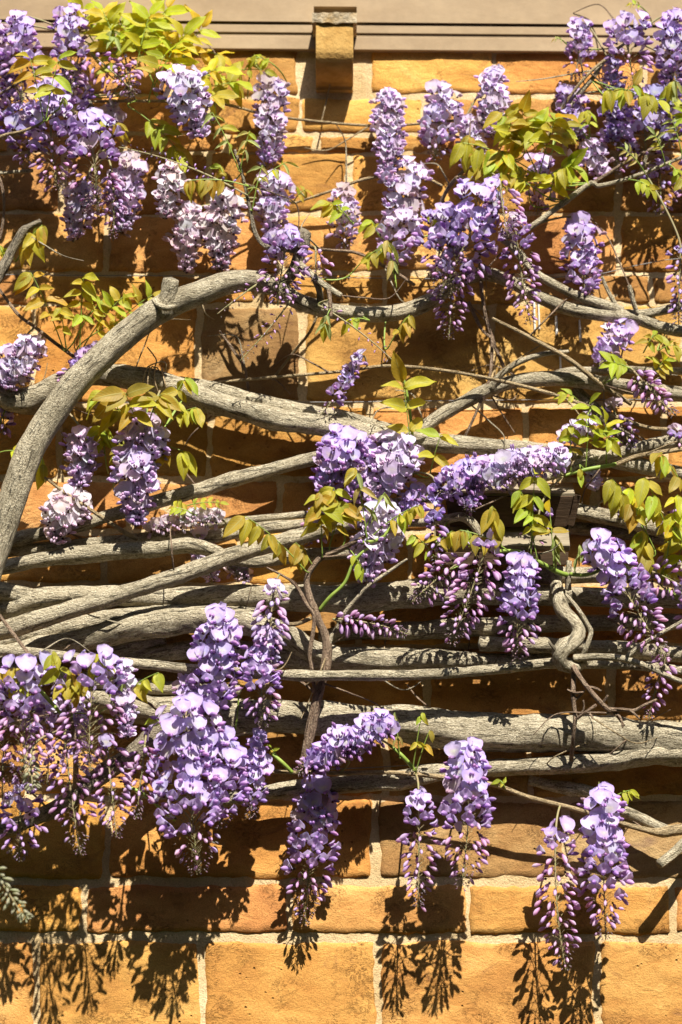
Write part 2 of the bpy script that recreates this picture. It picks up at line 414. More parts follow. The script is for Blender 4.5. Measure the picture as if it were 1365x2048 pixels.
# narrow raised white streaks on the wall
for (x, y0, y1, wd) in [(1068, 598, 665, 5), (1077, 602, 660, 4), (1112, 634, 672, 6), (1159, 642, 686, 5), (1120, 700, 757, 5), (1210, 648, 656, 8)]:
    a, b = P(x, y0), P(x+2, y1); hw = wd/2/1150; V = []; Q = []
    for k in range(7):
        f = k/6; c = a.lerp(b, f); ww = hw*(1+.25*noise.noise(c*130)); V += [(c.x-ww, .001, c.z), (c.x-ww*.5, -.0078, c.z), (c.x+ww*.5, -.0078, c.z), (c.x+ww, .001, c.z)]
    for k in range(6):
        for j in range(3): Q.append((4*k+j, 4*k+j+1, 4*k+j+5, 4*k+j+4))
    obj('white_streak', mk_mesh('white_streak', V, Q, M['white']), wall)

# ------------------------------------------------------------------ eaves fascia and corbel
fas = thing(empty('eaves_fascia', (0, -.02, P(682, 60).z)), 'beige painted moulded fascia board running along the top of the wall', 'fascia')
def strip(name, ya, yb, d, back=.0, notch=None, bev=.0012):
    # a long board whose front lies d in front of the wall; ya/yb pixel rows at mid-frame, falling slightly to the right
    def cr(px, py, dd): return P(px, py+(px-682)*.0085, dd)
    spans = [(-900, 2300)] if notch is None else [(-900, notch[0]), (notch[1], 2300)]
    for a, b in spans:
        lo0, lo1, hi0, hi1 = cr(a, yb, d), cr(b, yb, d), cr(a, ya, d), cr(b, ya, d)
        V = [(lo0.x, -d, lo0.z), (lo1.x, -d, lo1.z), (hi1.x, -d, hi1.z), (hi0.x, -d, hi0.z)]
        V += [(x, -back, z) for x, y, z in V]
        F = [[0, 1, 2, 3], [5, 4, 7, 6], [4, 5, 1, 0], [3, 2, 6, 7], [4, 0, 3, 7], [1, 5, 6, 2]]
        obj(name, pymesh(name, V, F, M['paint'], bev), fas)
strip('top_board', -120, 13, .020, -.06, None, 0)
strip('top_board', 13, 44, .020, -.06, (628, 714), 0)
strip('backing_board', 10, 98, .009, -.06)
strip('moulding', 49.5, 66, .0165, -.05)
strip('moulding', 73, 99, .0145, -.05)
strip('bead', 65, 74, .0135, -.05)

cb = thing(empty('stone_corbel', P(670, 100)), 'small scroll-shaped ochre stone corbel jutting out below the painted fascia', 'corbel')
def corbel():
    xl, xr = P(632, 100, .06).x, P(707, 100, .06).x
    z0, z1 = P(670, 182, .01).z, P(670, 40, .085).z
    H = z1-z0; prof = [(.05, z0), (-.012, z0), (-.013, z0+.07*H), (-.022, z0+.085*H)]
    for k in range(9):
        a = k/8*math.pi/2; prof.append((-.024-.055*math.sin(a), z0+.10*H+.40*H*(1-math.cos(a))))
    prof += [(-.079, z0+.8*H), (-.078, z1), (.05, z1)]
    V, F = prism(prof, xl, xr); obj('bracket', pymesh('bracket', V, F, M['corbel'], .002), cb)
    # rough weathered cap slab
    V, Q = [], []; n = 26; zc = z1
    for j in range(4):
        for i in range(n):
            u = i/(n-1); x = xl-.006+(xr-xl+.012)*u; q = Vector((x*60, j, 3))
            yy = [-.01, -.083, -.086, -.02][j]-.003*noise.noise(q); zz = zc+[-.002, -.004, .013, .016][j]+.0035*noise.noise(q+Vector((7, 0, 0)))
            V.append((x, yy, zz))
    for j in range(4):
        for i in range(n-1): a, b = j*n+i, ((j+1) % 4)*n+i; Q.append((a, a+1, b+1, b))
    Q += [(0, n, 2*n, 3*n), (n-1, 4*n-1, 3*n-1, 2*n-1)]
    obj('cap', mk_mesh('cap', V, Q, M['cap'], smooth=False), cb)
corbel()

# ------------------------------------------------------------------ wooden box half hidden behind the flowers
bxt = thing(empty('wooden_box', P(1010, 1060, 0)), 'dark wooden box with a pale sloping lower board among the horizontal stems', 'box')
def slab(name, pts, th, mat, bev=.001):
    """quad of (px,py,d) corners given thickness along its own normal"""
    q = [P(*p) for p in pts]; n = (q[1]-q[0]).cross(q[3]-q[0]).normalized()
    V = q+[p+n*th for p in q]; F = [[3, 2, 1, 0], [4, 5, 6, 7], [0, 1, 5, 4], [1, 2, 6, 5], [2, 3, 7, 6], [3, 0, 4, 7]]
    obj(name, pymesh(name, V, F, mat, bev), bxt)
slab('lid', [(884, 986, .10), (1150, 986, .10), (1146, 966, .02), (890, 966, .02)], -.006, M['wood'])
slab('front', [(900, 1050, .07), (1132, 1050, .07), (1146, 990, .092), (890, 990, .092)], .012, M['dwood'])
slab('side', [(1134, 1050, .07), (1130, 1046, .0), (1146, 985, .0), (1148, 989, .092)], .012, M['dwood'])
slab('sloping_board', [(872, 1102, .105), (1140, 1102, .105), (1136, 1060, .045), (880, 1060, .045)], .010, M['wood'])
slab('bottom_rail', [(876, 1130, .095), (1136, 1130, .095), (1136, 1104, .099), (876, 1104, .099)], .012, M['dwood'])

# ------------------------------------------------------------------ support wires and a twine tie
def wire(pts, label, name='support_wire', r=.0008, mat='wire'):
    L = [(P(x, y, d), r) for x, y, d in pts]; c = L[0][0].copy(); V, Q, U = tube([(p-c, rr) for p, rr in L], 6, 0, step=.05)
    return thing(obj(name, mk_mesh(name, V, tri(Q), M[mat], uv=U), None, c), label, 'wire', 'support wires on the wall')
wire([(-260, 806, .012), (300, 805, .014), (683, 804, .014), (1030, 800, .014), (1620, 798, .012)], 'thin taut galvanised wire stretched across the wall above the long leaning stem')
wire([(-260, 548, .012), (400, 552, .012), (1100, 556, .013), (1330, 520, .013), (1620, 500, .012)], 'thin galvanised wire behind the arching branch and its cut stub')
wire([(-260, 1528, .012), (560, 1540, .012), (1060, 1518, .012), (1620, 1512, .012)], 'thin galvanised wire behind the lowest thick horizontal stems')

# ------------------------------------------------------------------ the vine
vine = thing(empty('wisteria_vine', (-.72, -.08, 0)), 'twisting old wisteria vine with lilac flower clusters and bronze young leaves', 'vine')
AX = []      # sampled axis points of woody stems, for attaching stalks
def stem(name, pts, mat='bark', sides=None, wob=.06, lump=0.0, parent=None, attach=True):
    L = []
    for x, y, d, r in pts:
        p = P(x, y, d); L.append((p, r*MPP(p)))
    rmax = max(r for _, r in L); sides = sides or (22 if rmax > .015 else 14 if rmax > .007 else 8)
    c = L[0][0].copy(); V, Q, U = tube([(p-c, r) for p, r in L], sides, wob, random.random()*40, max(.004, min(.012, rmax*.6)), lump=lump)
    o = obj(name, mk_mesh(name, V, tri(Q), M[mat], uv=U), parent or vine, c)
    if attach: AX.extend((p, r) for p, r in spline(L, .02))
    return o
arch = stem('branch', [(-150, 1420, .13, 33), (-60, 1235, .15, 32), (-8, 1095, .16, 30), (28, 990, .165, 29), (68, 888, .165, 28), (145, 775, .16, 28), (209, 708, .155, 27), (270, 655, .15, 27), (333, 612, .145, 27), (400, 586, .14, 26), (455, 566, .13, 24), (510, 562, .125, 22), (560, 580, .115, 18), (605, 606, .105, 17), (685, 625, .09, 16), (773, 628, .075, 16), (832, 616, .06, 17), (875, 592, .05, 16), (920, 560, .045, 15), (975, 548, .045, 14), (1030, 568, .05, 13), (1073, 591, .055, 13.5), (1138, 618, .06, 13.5), (1227, 632, .06, 14), (1271, 634, .06, 14), (1316, 652, .06, 12), (1375, 664, .06, 12), (1560, 690, .05, 11)])
arch['label'] = 'long smooth arching branch with a cut stub'
stem('cut_stub', [(328, 632, .145, 21), (333, 608, .155, 19), (338, 585, .162, 15.5), (341, 570, .165, 15), (343, 558, .168, 13)], 'bark', 18, .12, .3, parent=arch)
stem('knot_ring', [(308, 600, .160, 5), (318, 611, .172, 6), (334, 616, .176, 6), (352, 611, .168, 5)], 'bark', 12, .15, .3, parent=arch, attach=False)
BR = [
 ('branch', 'bark', [(1000, 476, .07, 6), (1040, 508, .072, 8), (1070, 545, .072, 8), (1130, 580, .07, 8.5), (1190, 604, .068, 9.5), (1245, 624, .06, 10)]),
 ('branch', 'bark', [(1262, 632, .06, 11), (1310, 624, .065, 9.5), (1375, 611, .07, 9), (1500, 590, .07, 8)]),
 ('twig', 'bark', [(1275, 628, .07, 5), (1266, 600, .08, 5), (1259, 571, .085, 4.5)]),
 ('twig', 'bark', [(1235, 615, .065, 5), (1218, 585, .07, 4), (1204, 553, .07, 3)]),
 ('branch', 'bark', [(-120, 700, .05, 30), (-40, 752, .06, 29), (0, 786, .07, 28), (42, 803, .075, 28), (92, 786, .075, 26), (132, 760, .075, 24), (180, 748, .075, 23), (230, 751, .08, 23), (300, 762, .08, 23), (350, 775, .08, 23), (400, 794, .08, 23), (450, 809, .08, 22), (500, 823, .08, 21), (550, 836, .075, 20), (600, 843, .07, 20), (683, 857, .065, 20), (758, 873, .06, 20), (830, 882, .055, 18), (898, 887, .05, 18), (983, 893, .05, 17), (1123, 904, .05, 16), (1250, 925, .045, 15), (1420, 960, .04, 14)]),
 ('branch', 'bark', [(380, 770, .05, 14), (440, 783, .055, 17), (500, 802, .055, 18), (600, 824, .05, 18), (690, 840, .045, 17), (770, 858, .04, 15), (840, 872, .04, 12)]),
 ('branch', 'bark', [(820, 872, .05, 10), (850, 853, .05, 12), (883, 831, .05, 13), (933, 802, .05, 13), (983, 777, .05, 14), (1033, 762, .05, 14), (1108, 756, .05, 15), (1183, 762, .05, 16), (1258, 773, .045, 15), (1375, 789, .04, 14), (1500, 800, .035, 13)]),
 ('twig', 'bark', [(983, 778, .058, 7), (998, 753, .066, 6.5), (1033, 727, .07, 6), (1083, 709, .072, 5.5), (1138, 703, .075, 3.5)]),
 ('branch', 'bark', [(1060, 765, .02, 7), (1133, 743, .022, 8), (1190, 741, .022, 8), (1270, 740, .02, 8), (1420, 744, .02, 8)]),
 ('branch', 'old', [(1150, 780, .03, 14), (1185, 815, .032, 15), (1225, 850, .035, 14), (1260, 885, .035, 14), (1300, 905, .03, 13)]),
 ('cane', 'cane', [(985, 637, .085, 3.5), (1058, 674, .085, 4.5), (1138, 719, .08, 5), (1203, 769, .07, 5), (1263, 808, .05, 4.5)]),
 ('cane', 'cane', [(392, 769, .03, 3), (520, 757, .045, 3.2), (683, 743, .07, 3.5), (783, 732, .085, 3.6), (908, 744, .085, 3.6), (1033, 769, .08, 4), (1133, 797, .075, 4), (1233, 834, .07, 4.2), (1308, 857, .06, 4.2), (1400, 855, .05, 4)]),
 ('twig', 'twig', [(958, 500, .04, 3.5), (962, 560, .045, 4), (968, 612, .05, 4.2), (983, 672, .05, 4), (1008, 734, .045, 3.5)]),
 ('twig', 'twig', [(985, 672, .05, 3.4), (980, 752, .055, 3), (955, 820, .055, 3), (930, 874, .045, 2.6)]),
 ('twig', 'twig', [(938, 604, .05, 3.6), (962, 656, .052, 3.6), (984, 676, .05, 3.4)]),
 ('twig', 'twig', [(982, 790, .03, 1.6), (1003, 825, .03, 1.6), (1030, 866, .02, 1.2)]),
 ('branch', 'bark', [(-60, 1098, .07, 13), (20, 1081, .07, 13.5), (70, 1070, .07, 13.5), (150, 1052, .07, 13.5), (220, 1031, .07, 14), (325, 1000, .07, 14), (400, 979, .065, 14), (450, 963, .06, 13.5), (550, 937, .055, 13.5), (625, 916, .05, 13), (720, 895, .045, 12), (800, 884, .04, 10)]),
 ('branch', 'bark', [(1090, 955, .06, 9), (1133, 940, .06, 12), (1183, 922, .06, 13), (1258, 902, .06, 13), (1333, 885, .06, 14), (1400, 876, .06, 14), (1520, 860, .06, 14)]),
 ('cane', 'green', [(1128, 952, .09, 3), (1170, 940, .09, 4), (1233, 929, .088, 4.5)]),
 ('cane', 'cane', [(1230, 930, .088, 4.5), (1270, 914, .085, 5), (1318, 905, .08, 5), (1420, 890, .06, 5)]),
 ('branch', 'bark', [(1110, 1012, .04, 13), (1150, 1020, .04, 14.5), (1210, 1031, .045, 15), (1280, 1048, .045, 15), (1375, 1072, .045, 15), (1500, 1100, .04, 15)]),
 ('branch', 'old', [(1120, 1052, .02, 11), (1230, 1062, .02, 12), (1400, 1090, .02, 12)]),
 ('branch', 'bark', [(700, 1020, .05, 9), (780, 1008, .06, 10), (843, 997, .062, 10.5), (890, 984, .06, 10), (960, 975, .05, 9)]),
 ('branch', 'bark', [(720, 1050, .045, 7), (800, 1046, .06, 8), (860, 1044, .08, 9), (899, 1037, .1, 9.5), (922, 1033, .11, 9.5), (943, 1044, .115, 9.5), (957, 1066, .115, 9), (962, 1095, .10, 8)]),
 # ---- the stacked horizontals
 ('branch', 'bark', [(-80, 1118, .05, 11), (20, 1104, .055, 11.5), (125, 1093, .06, 12), (240, 1081, .06, 12), (340, 1073, .058, 12), (415, 1074, .05, 12.5), (500, 1060, .045, 12.5), (600, 1049, .04, 12), (700, 1038, .035, 11)]),
 ('branch', 'bark', [(395, 1052, .03, 6), (440, 1046, .035, 8), (505, 1039, .035, 8), (605, 1030, .035, 8), (700, 1018, .03, 8)]),
 ('branch', 'bark', [(-100, 1150, .08, 15), (0, 1135, .085, 15.5), (75, 1121, .09, 15.5), (150, 1110, .092, 16), (250, 1102, .092, 15.5), (320, 1098, .092, 15.5), (375, 1090, .09, 15), (425, 1101, .08, 13.5), (465, 1119, .07, 12), (510, 1125, .06, 12.5), (560, 1117, .055, 13), (620, 1110, .05, 13), (720, 1105, .04, 12)]),
 ('branch', 'bark', [(-140, 1300, .115, 18), (0, 1262, .12, 17.5), (75, 1240, .125, 17.5), (150, 1217, .127, 17.5), (250, 1185, .127, 17), (350, 1154, .122, 16.5), (425, 1127, .116, 16), (500, 1101, .108, 15.5), (575, 1079, .1, 15), (640, 1062, .085, 14), (720, 1040, .065, 13), (800, 1020, .045, 11)]),
 ('branch', 'bark', [(-120, 1150, .08, 17), (-20, 1177, .08, 18), (30, 1187, .075, 18), (80, 1197, .065, 17), (130, 1204, .055, 12)]),
 ('branch', 'bark', [(-120, 1235, .06, 22), (0, 1217, .065, 22), (60, 1202, .07, 21), (125, 1196, .07, 20), (200, 1192, .068, 20), (330, 1199, .065, 22), (425, 1192, .065, 22.5), (500, 1192, .065, 23), (600, 1194, .065, 25), (683, 1197, .065, 27), (760, 1193, .065, 28), (833, 1190, .065, 26), (950, 1186, .06, 24), (1060, 1190, .06, 22), (1180, 1193, .06, 20), (1300, 1197, .055, 19), (1450, 1203, .05, 18)]),
 ('branch', 'bark', [(780, 1178, .03, 12), (900, 1166, .035, 15), (1000, 1156, .04, 16), (1100, 1151, .045, 16.5), (1200, 1149, .045, 16), (1300, 1143, .045, 15), (1450, 1135, .04, 15)]),
 ('branch', 'bark', [(-80, 1300, .045, 18), (20, 1280, .05, 19), (90, 1266, .06, 20), (150, 1254, .068, 20), (225, 1240, .072, 20), (325, 1230, .075, 19), (425, 1226, .07, 18), (520, 1228, .06, 16)]),
 ('branch', 'bark', [(-60, 1330, .05, 17), (65, 1296, .07, 19), (150, 1281, .085, 21), (225, 1265, .095, 24), (300, 1250, .1, 26), (400, 1240, .1, 26), (470, 1241, .095, 25), (525, 1253, .09, 24), (575, 1274, .08, 23), (615, 1298, .07, 22), (660, 1314, .06, 20), (740, 1322, .05, 18), (830, 1326, .04, 16)]),
 ('branch', 'bark', [(170, 1330, .05, 13), (215, 1310, .055, 14), (270, 1296, .06, 14), (330, 1285, .05, 14)]),
 ('branch', 'bark', [(190, 1345, .04, 15), (270, 1316, .055, 17), (350, 1303, .062, 18), (420, 1298, .065, 19), (500, 1302, .06, 20), (585, 1314, .05, 22), (650, 1318, .048, 22), (761, 1318, .048, 22), (830, 1319, .05, 21), (908, 1322, .05, 19), (990, 1322, .045, 15), (1100, 1318, .04, 13)]),
 ('branch', 'bark', [(-120, 1290, .12, 10), (0, 1300, .135, 10), (100, 1309, .145, 10), (200, 1321, .15, 10), (300, 1330, .15, 10), (400, 1339, .148, 10), (575, 1350, .14, 10.5), (683, 1351, .135, 10.5), (783, 1351, .13, 10.5), (883, 1348, .125, 10.5), (983, 1339, .12, 10.5), (1058, 1331, .115, 10.5), (1108, 1326, .11, 10.5), (1183, 1327, .09, 10), (1258, 1330, .08, 10), (1400, 1345, .07, 9)]),
 ('branch', 'bark', [(-80, 1335, .06, 12), (0, 1338, .06, 13), (100, 1348, .055, 14), (200, 1362, .05, 15), (330, 1376, .045, 15), (480, 1380, .04, 12)]),
 ('branch', 'bark', [(640, 1275, .03, 13), (720, 1264, .035, 16), (828, 1262, .045, 18), (900, 1257, .045, 18), (1000, 1252, .045, 18), (1150, 1247, .045, 17), (1300, 1244, .04, 17), (1450, 1243, .04, 17)]),
 ('branch', 'bark', [(960, 1288, .06, 13), (1060, 1290, .062, 15), (1183, 1294, .065, 15.5), (1233, 1297, .065, 15.5), (1308, 1304, .06, 15), (1450, 1316, .055, 15)]),
 ('branch', 'bark', [(120, 1392, .03, 20), (200, 1400, .04, 24), (300, 1423, .05, 31), (400, 1430, .055, 32), (500, 1432, .057, 32), (614, 1435, .057, 31), (732, 1441, .057, 31), (883, 1456, .058, 36), (1000, 1462, .058, 36), (1083, 1465, .058, 36), (1180, 1471, .058, 37), (1283, 1479, .058, 38), (1450, 1490, .055, 38)]),
 ('branch', 'bark', [(440, 1600, .04, 13), (500, 1592, .045, 15), (560, 1582, .05, 16), (650, 1572, .052, 17), (740, 1567, .052, 18), (800, 1561, .05, 18), (870, 1547, .05, 18), (960, 1538, .05, 17), (1050, 1532, .052, 17), (1165, 1527, .058, 19), (1235, 1518, .062, 21), (1281, 1507, .064, 24), (1340, 1503, .062, 25), (1450, 1500, .055, 25)]),
 ('branch', 'bark', [(1060, 1560, .015, 9), (1108, 1572, .025, 12), (1142, 1577, .032, 13), (1177, 1583, .038, 12.5), (1211, 1599, .042, 12), (1246, 1621, .045, 11.5), (1281, 1636, .047, 11), (1315, 1653, .048, 10.5), (1342, 1663, .046, 10)]),
 ('cane', 'cane', [(470, 1541, .09, 3), (560, 1544, .085, 4), (680, 1546, .08, 4.2), (780, 1545, .075, 4.5), (883, 1554, .075, 5), (985, 1569, .075, 5), (1060, 1595, .07, 5), (1154, 1619, .065, 5), (1258, 1651, .06, 5.5), (1318, 1666, .052, 7)]),
 ('branch', 'cane', [(1300, 1663, .05, 7), (1325, 1664, .05, 11), (1345, 1662, .048, 11), (1400, 1655, .04, 12)]),
 ('branch', 'bark', [(1420, 1640, .04, 13), (1375, 1680, .06, 11), (1345, 1708, .075, 9), (1318, 1728, .085, 8.5)]),
 ('branch', 'old', [(420, 1418, .075, 17), (361, 1440, .095, 18), (270, 1505, .10, 18), (181, 1568, .10, 17), (120, 1612, .09, 16), (30, 1650, .06, 14), (-80, 1680, .03, 12)]),
 # ---- upright stem
 ('branch', 'twig', [(606, 1535, .09, 9), (614, 1500, .095, 9.5), (626, 1438, .105, 10), (635, 1395, .112, 10), (644, 1365, .117, 8.5), (653, 1324, .12, 9.5), (655, 1292, .122, 10.5), (650, 1271, .124, 9.5), (638, 1242, .127, 7.5), (629, 1219, .13, 7), (620, 1195, .133, 6.3), (614, 1160, .136, 6), (628, 1132, .14, 5.6), (645, 1114, .142, 5.2), (683, 1097, .145, 4.5), (736, 1071, .15, 3.2)]),
 ('twig', 'bark', [(653, 1298, .122, 7), (664, 1273, .123, 6), (673, 1259, .125, 5), (691, 1224, .13, 4.5), (717, 1193, .135, 4), (739, 1170, .14, 4), (777, 1144, .145, 3.6), (815, 1118, .15, 2.6)]),
 ('twig', 'twig', [(632, 1385, .115, 5), (623, 1335, .125, 4.2), (620, 1306, .13, 4.6), (629, 1238, .14, 4), (614, 1210, .145, 4), (591, 1169, .15, 3.5), (560, 1148, .155, 2.6), (534, 1135, .155, 1.8)]),
 ('twig', 'twig', [(595, 1359, .1, 2.2), (612, 1370, .108, 2.8), (631, 1386, .113, 3.2)]),
 ('twig', 'cane', [(578, 1249, .12, 4.5), (597, 1247, .125, 4.5), (623, 1236, .128, 4.2)]),
 # ---- knotted spur on the right
 ('branch', 'bark', [(1139, 1122, .11, 5.5), (1137, 1150, .108, 6), (1137, 1180, .1, 6.5)]),
 ('branch', 'bark', [(1110, 1140, .07, 10), (1115, 1180, .085, 12.5), (1126, 1220, .1, 13), (1146, 1243, .108, 14), (1158, 1262, .112, 15), (1150, 1280, .122, 16), (1132, 1293, .130, 18), (1119, 1311, .130, 17), (1126, 1330, .122, 15), (1150, 1332, .112, 13), (1172, 1318, .105, 9)]),
 ('twig', 'bark', [(1134, 1190, .1, 4), (1158, 1220, .115, 4.4), (1176, 1250, .12, 5), (1182, 1266, .125, 5.2), (1172, 1298, .128, 5), (1164, 1312, .12, 5)]),
 ('branch', 'bark', [(1148, 1316, .125, 8), (1187, 1314, .13, 7.5), (1227, 1315, .132, 7.2), (1254, 1319, .132, 6.8), (1294, 1333, .135, 5.8), (1334, 1351, .135, 5.4), (1370, 1365, .135, 5), (1470, 1400, .13, 4)]),
 ('twig', 'bark', [(1252, 1317, .132, 5.5), (1281, 1292, .14, 5), (1310, 1274, .145, 4), (1370, 1240, .15, 3.5)]),
 ('twig', 'twig', [(1146, 1332, .128, 6), (1166, 1362, .135, 5), (1192, 1394, .14, 5), (1214, 1416, .14, 4.4), (1235, 1432, .135, 3.8), (1249, 1452, .13, 2.6)]),
 ('twig', 'twig', [(1222, 1421, .14, 4), (1245, 1419, .14, 4.2), (1269, 1421, .14, 4), (1290, 1410, .145, 3.4), (1314, 1399, .15, 3)]),
 ('twig', 'twig', [(1148, 1335, .12, 5.5), (1147, 1394, .122, 5), (1151, 1434, .12, 4.2), (1147, 1474, .11, 3.6), (1143, 1520, .075, 4.5)]),
 ('twig', 'twig', [(1193, 1410, .14, 3.4), (1171, 1425, .135, 3.2), (1155, 1437, .125, 3)]),
 ('twig', 'twig', [(1135, 1379, .13, 2), (1150, 1386, .128, 3), (1168, 1384, .132, 2.6)]),
 ('twig', 'twig', [(1176, 1374, .137, 3), (1190, 1376, .14, 2.4), (1203, 1382, .145, 2)]),
 ('twig', 'twig', [(1205, 1407, .14, 3), (1212, 1398, .145, 2.6), (1216, 1390, .147, 2)]),
 ('twig', 'twig', [(1235, 1426, .137, 3), (1243, 1440, .14, 2.4), (1246, 1456, .14, 1.6)]),
 ('twig', 'twig', [(1150, 1400, .122, 3), (1162, 1390, .125, 2.4), (1170, 1380, .128, 2)]),
 ('twig', 'twig', [(1155, 1437, .125, 2.6), (1168, 1418, .13, 2), (1167, 1400, .133, 1.6)]),
 ('twig', 'twig', [(1260, 1420, .14, 3), (1272, 1430, .143, 2.4), (1280, 1438, .145, 1.8)]),
 ('twig', 'twig', [(1180, 1428, .137, 2.4), (1186, 1436, .14, 2)]),
 ('twig', 'old', [(1112, 1300, .135, 5), (1103, 1290, .142, 3), (1098, 1284, .145, 2)]),
 ('twig', 'twig', [(1212, 1236, .09, 3), (1236, 1247, .1, 2.6), (1255, 1262, .11, 2)]),
 ('twig', 'twig', [(270, 1395, .12, 3), (300, 1408, .1, 3), (320, 1425, .08, 3)]),
 ('twig', 'twig', [(815, 1370, .04, 1.6), (835, 1395, .05, 1.8), (856, 1412, .06, 1.8)]),
 ('twig', 'cane', [(440, 1425, .12, 2.2), (452, 1455, .11, 2.4), (458, 1490, .1, 2)]),
 ('twig', 'green', [(462, 1500, .1, 1.5), (474, 1440, .12, 1.6), (478, 1390, .13, 1.4)]),
 # ---- top
 ('branch', 'old', [(-60, 640, .14, 10), (0, 548, .15, 9.5), (25, 500, .15, 9), (47, 464, .15, 9.5), (62, 452, .15, 6), (82, 442, .15, 4.5)]),
 ('cane', 'twig', [(-30, 540, .1, 3), (0, 580, .1, 3), (37, 629, .1, 3.2), (70, 654, .1, 3.4), (112, 687, .1, 3.4), (152, 716, .09, 3.4), (190, 745, .08, 3.4)]),
 ('twig', 'bark', [(-30, 348, .05, 4), (20, 345, .06, 4), (66, 341, .06, 4)]),
 ('twig', 'cane', [(-30, 290, .18, 3.5), (5, 272, .18, 3.4), (45, 262, .18, 3), (80, 248, .18, 2.8), (112, 222, .18, 2)]),
 ('twig', 'twig', [(-10, 330, .08, 2.4), (6, 380, .08, 3), (8, 430, .07, 3), (0, 480, .06, 3)]),
 ('cane', 'cane', [(150, 204, .05, 3), (275, 202, .06, 3), (430, 206, .06, 3), (520, 226, .05, 3), (600, 239, .035, 3), (740, 251, .03, 3), (860, 246, .04, 3), (930, 238, .05, 3)]),
 ('cane', 'cane', [(590, 406, .03, 2.5), (650, 386, .04, 3), (740, 356, .05, 3.4), (830, 350, .055, 3.4), (885, 372, .05, 3)]),
 ('twig', 'old', [(470, 300, .16, 2.5), (484, 345, .16, 3.4), (500, 415, .155, 3.8), (511, 466, .15, 4.4), (532, 492, .145, 5), (565, 498, .14, 5.5), (590, 500, .13, 7)]),
 ('branch', 'old', [(560, 575, .11, 10), (585, 545, .125, 11), (600, 505, .13, 12), (606, 475, .13, 13), (612, 462, .13, 10)]),
 ('twig', 'bark', [(592, 520, .13, 7), (632, 556, .14, 6.5), (660, 577, .142, 6), (683, 591, .145, 5)]),
 ('twig', 'twig', [(657, 576, .142, 4.5), (660, 600, .145, 4), (662, 634, .145, 3.6)]),
 ('twig', 'old', [(630, 556, .135, 6), (640, 585, .125, 7), (640, 612, .1, 8)]),
 ('twig', 'twig', [(600, 470, .13, 4), (625, 495, .12, 3.5), (660, 500, .1, 3), (720, 508, .07, 3), (790, 545, .06, 3.5), (830, 570, .05, 3.5)]),
 ('cane', 'cane', [(634, 632, .07, 2.6), (620, 664, .06, 3), (588, 704, .03, 3), (545, 760, .012, 2.6)]),
 ('twig', 'twig', [(440, 662, .02, 2), (468, 702, .025, 3), (490, 738, .02, 3), (498, 790, .02, 3)]),
 ('branch', 'bark', [(1140, 215, .07, 5), (1158, 188, .075, 5.5), (1183, 160, .08, 5), (1215, 115, .08, 4), (1260, 80, .08, 3)]),
 ('cane', 'cane', [(1120, 225, .07, 3), (1150, 180, .085, 3), (1180, 145, .09, 3.4), (1210, 120, .09, 3)]),
 ('branch', 'bark', [(1000, 476, .07, 6), (1030, 470, .075, 6), (1065, 452, .08, 6), (1133, 402, .085, 6), (1183, 366, .09, 6), (1195, 372, .09, 5), (1240, 362, .09, 4.6), (1290, 345, .09, 4), (1375, 310, .09, 4), (1480, 270, .08, 4)]),
 ('twig', 'twig', [(1183, 368, .09, 4), (1220, 345, .09, 3.4), (1260, 320, .09, 3), (1375, 262, .09, 3), (1470, 220, .08, 3)]),
 ('twig', 'twig', [(860, 470, .06, 4), (880, 412, .08, 4), (900, 372, .09, 3.6), (935, 335, .09, 3), (960, 310, .09, 2)]),
 ('twig', 'bark', [(1340, 240, .05, 4), (1300, 300, .06, 4), (1280, 350, .07, 4)]),
 ('twig', 'twig', [(-20, 200, .1, 3), (60, 150, .11, 3.4), (130, 90, .1, 3), (180, 40, .08, 2.4)]),
 ('branch', 'old', [(170, 190, .05, 5), (185, 220, .06, 6), (200, 245, .06, 5), (205, 300, .05, 4)]),
 ('cane', 'twig', [(-30, 1190, .2, 3.4), (0, 1231, .2, 3.6), (40, 1285, .2, 3.8), (75, 1330, .2, 4), (130, 1400, .19, 4), (150, 1480, .17, 5), (152, 1560, .12, 6), (150, 1640, .05, 6)]),
 ('twig', 'cane', [(90, 955, .12, 2.4), (130, 985, .12, 3), (175, 1015, .12, 3.4), (212, 1040, .115, 4), (255, 1068, .1, 4.6), (275, 1078, .09, 4)]),
 ('twig', 'green', [(40, 1330, .2, 2), (85, 1385, .2, 4), (120, 1425, .2, 4), (138, 1455, .19, 4)]),
 ('twig', 'green', [(250, 1570, .15, 3.4), (290, 1590, .15, 3.6), (330, 1625, .13, 3), (350, 1640, .11, 3)]),
 ('twig', 'green', [(545, 1508, .1, 3.5), (565, 1525, .1, 4), (585, 1545, .09, 4)]),
 ('twig', 'green', [(780, 1490, .08, 3), (805, 1512, .085, 4), (830, 1540, .075, 4)]),
 ('twig', 'green', [(1000, 1102, .13, 3.4), (1040, 1104, .135, 4), (1080, 1125, .135, 4.6), (1118, 1145, .12, 5), (1137, 1150, .108, 5)]),
 ('twig', 'green', [(1140, 1148, .11, 4), (1170, 1150, .12, 4), (1200, 1140, .13, 3.4), (1230, 1110, .13, 3)]),
 ('twig', 'green', [(720, 1085, .15, 3.6), (740, 1084, .155, 4), (765, 1075, .155, 3.6), (785, 1050, .155, 3)]),
 ('twig', 'green', [(640, 1220, .13, 4), (660, 1195, .14, 4), (690, 1165, .145, 3.4), (710, 1120, .15, 3), (745, 1090, .15, 3)]),
 ('twig', 'green', [(828, 945, .1, 3), (826, 880, .11, 3), (818, 810, .115, 3), (808, 757, .12, 2.4)]),
 ('twig', 'green', [(1335, 1180, .1, 5), (1365, 1200, .1, 5), (1420, 1215, .08, 5)]),
]
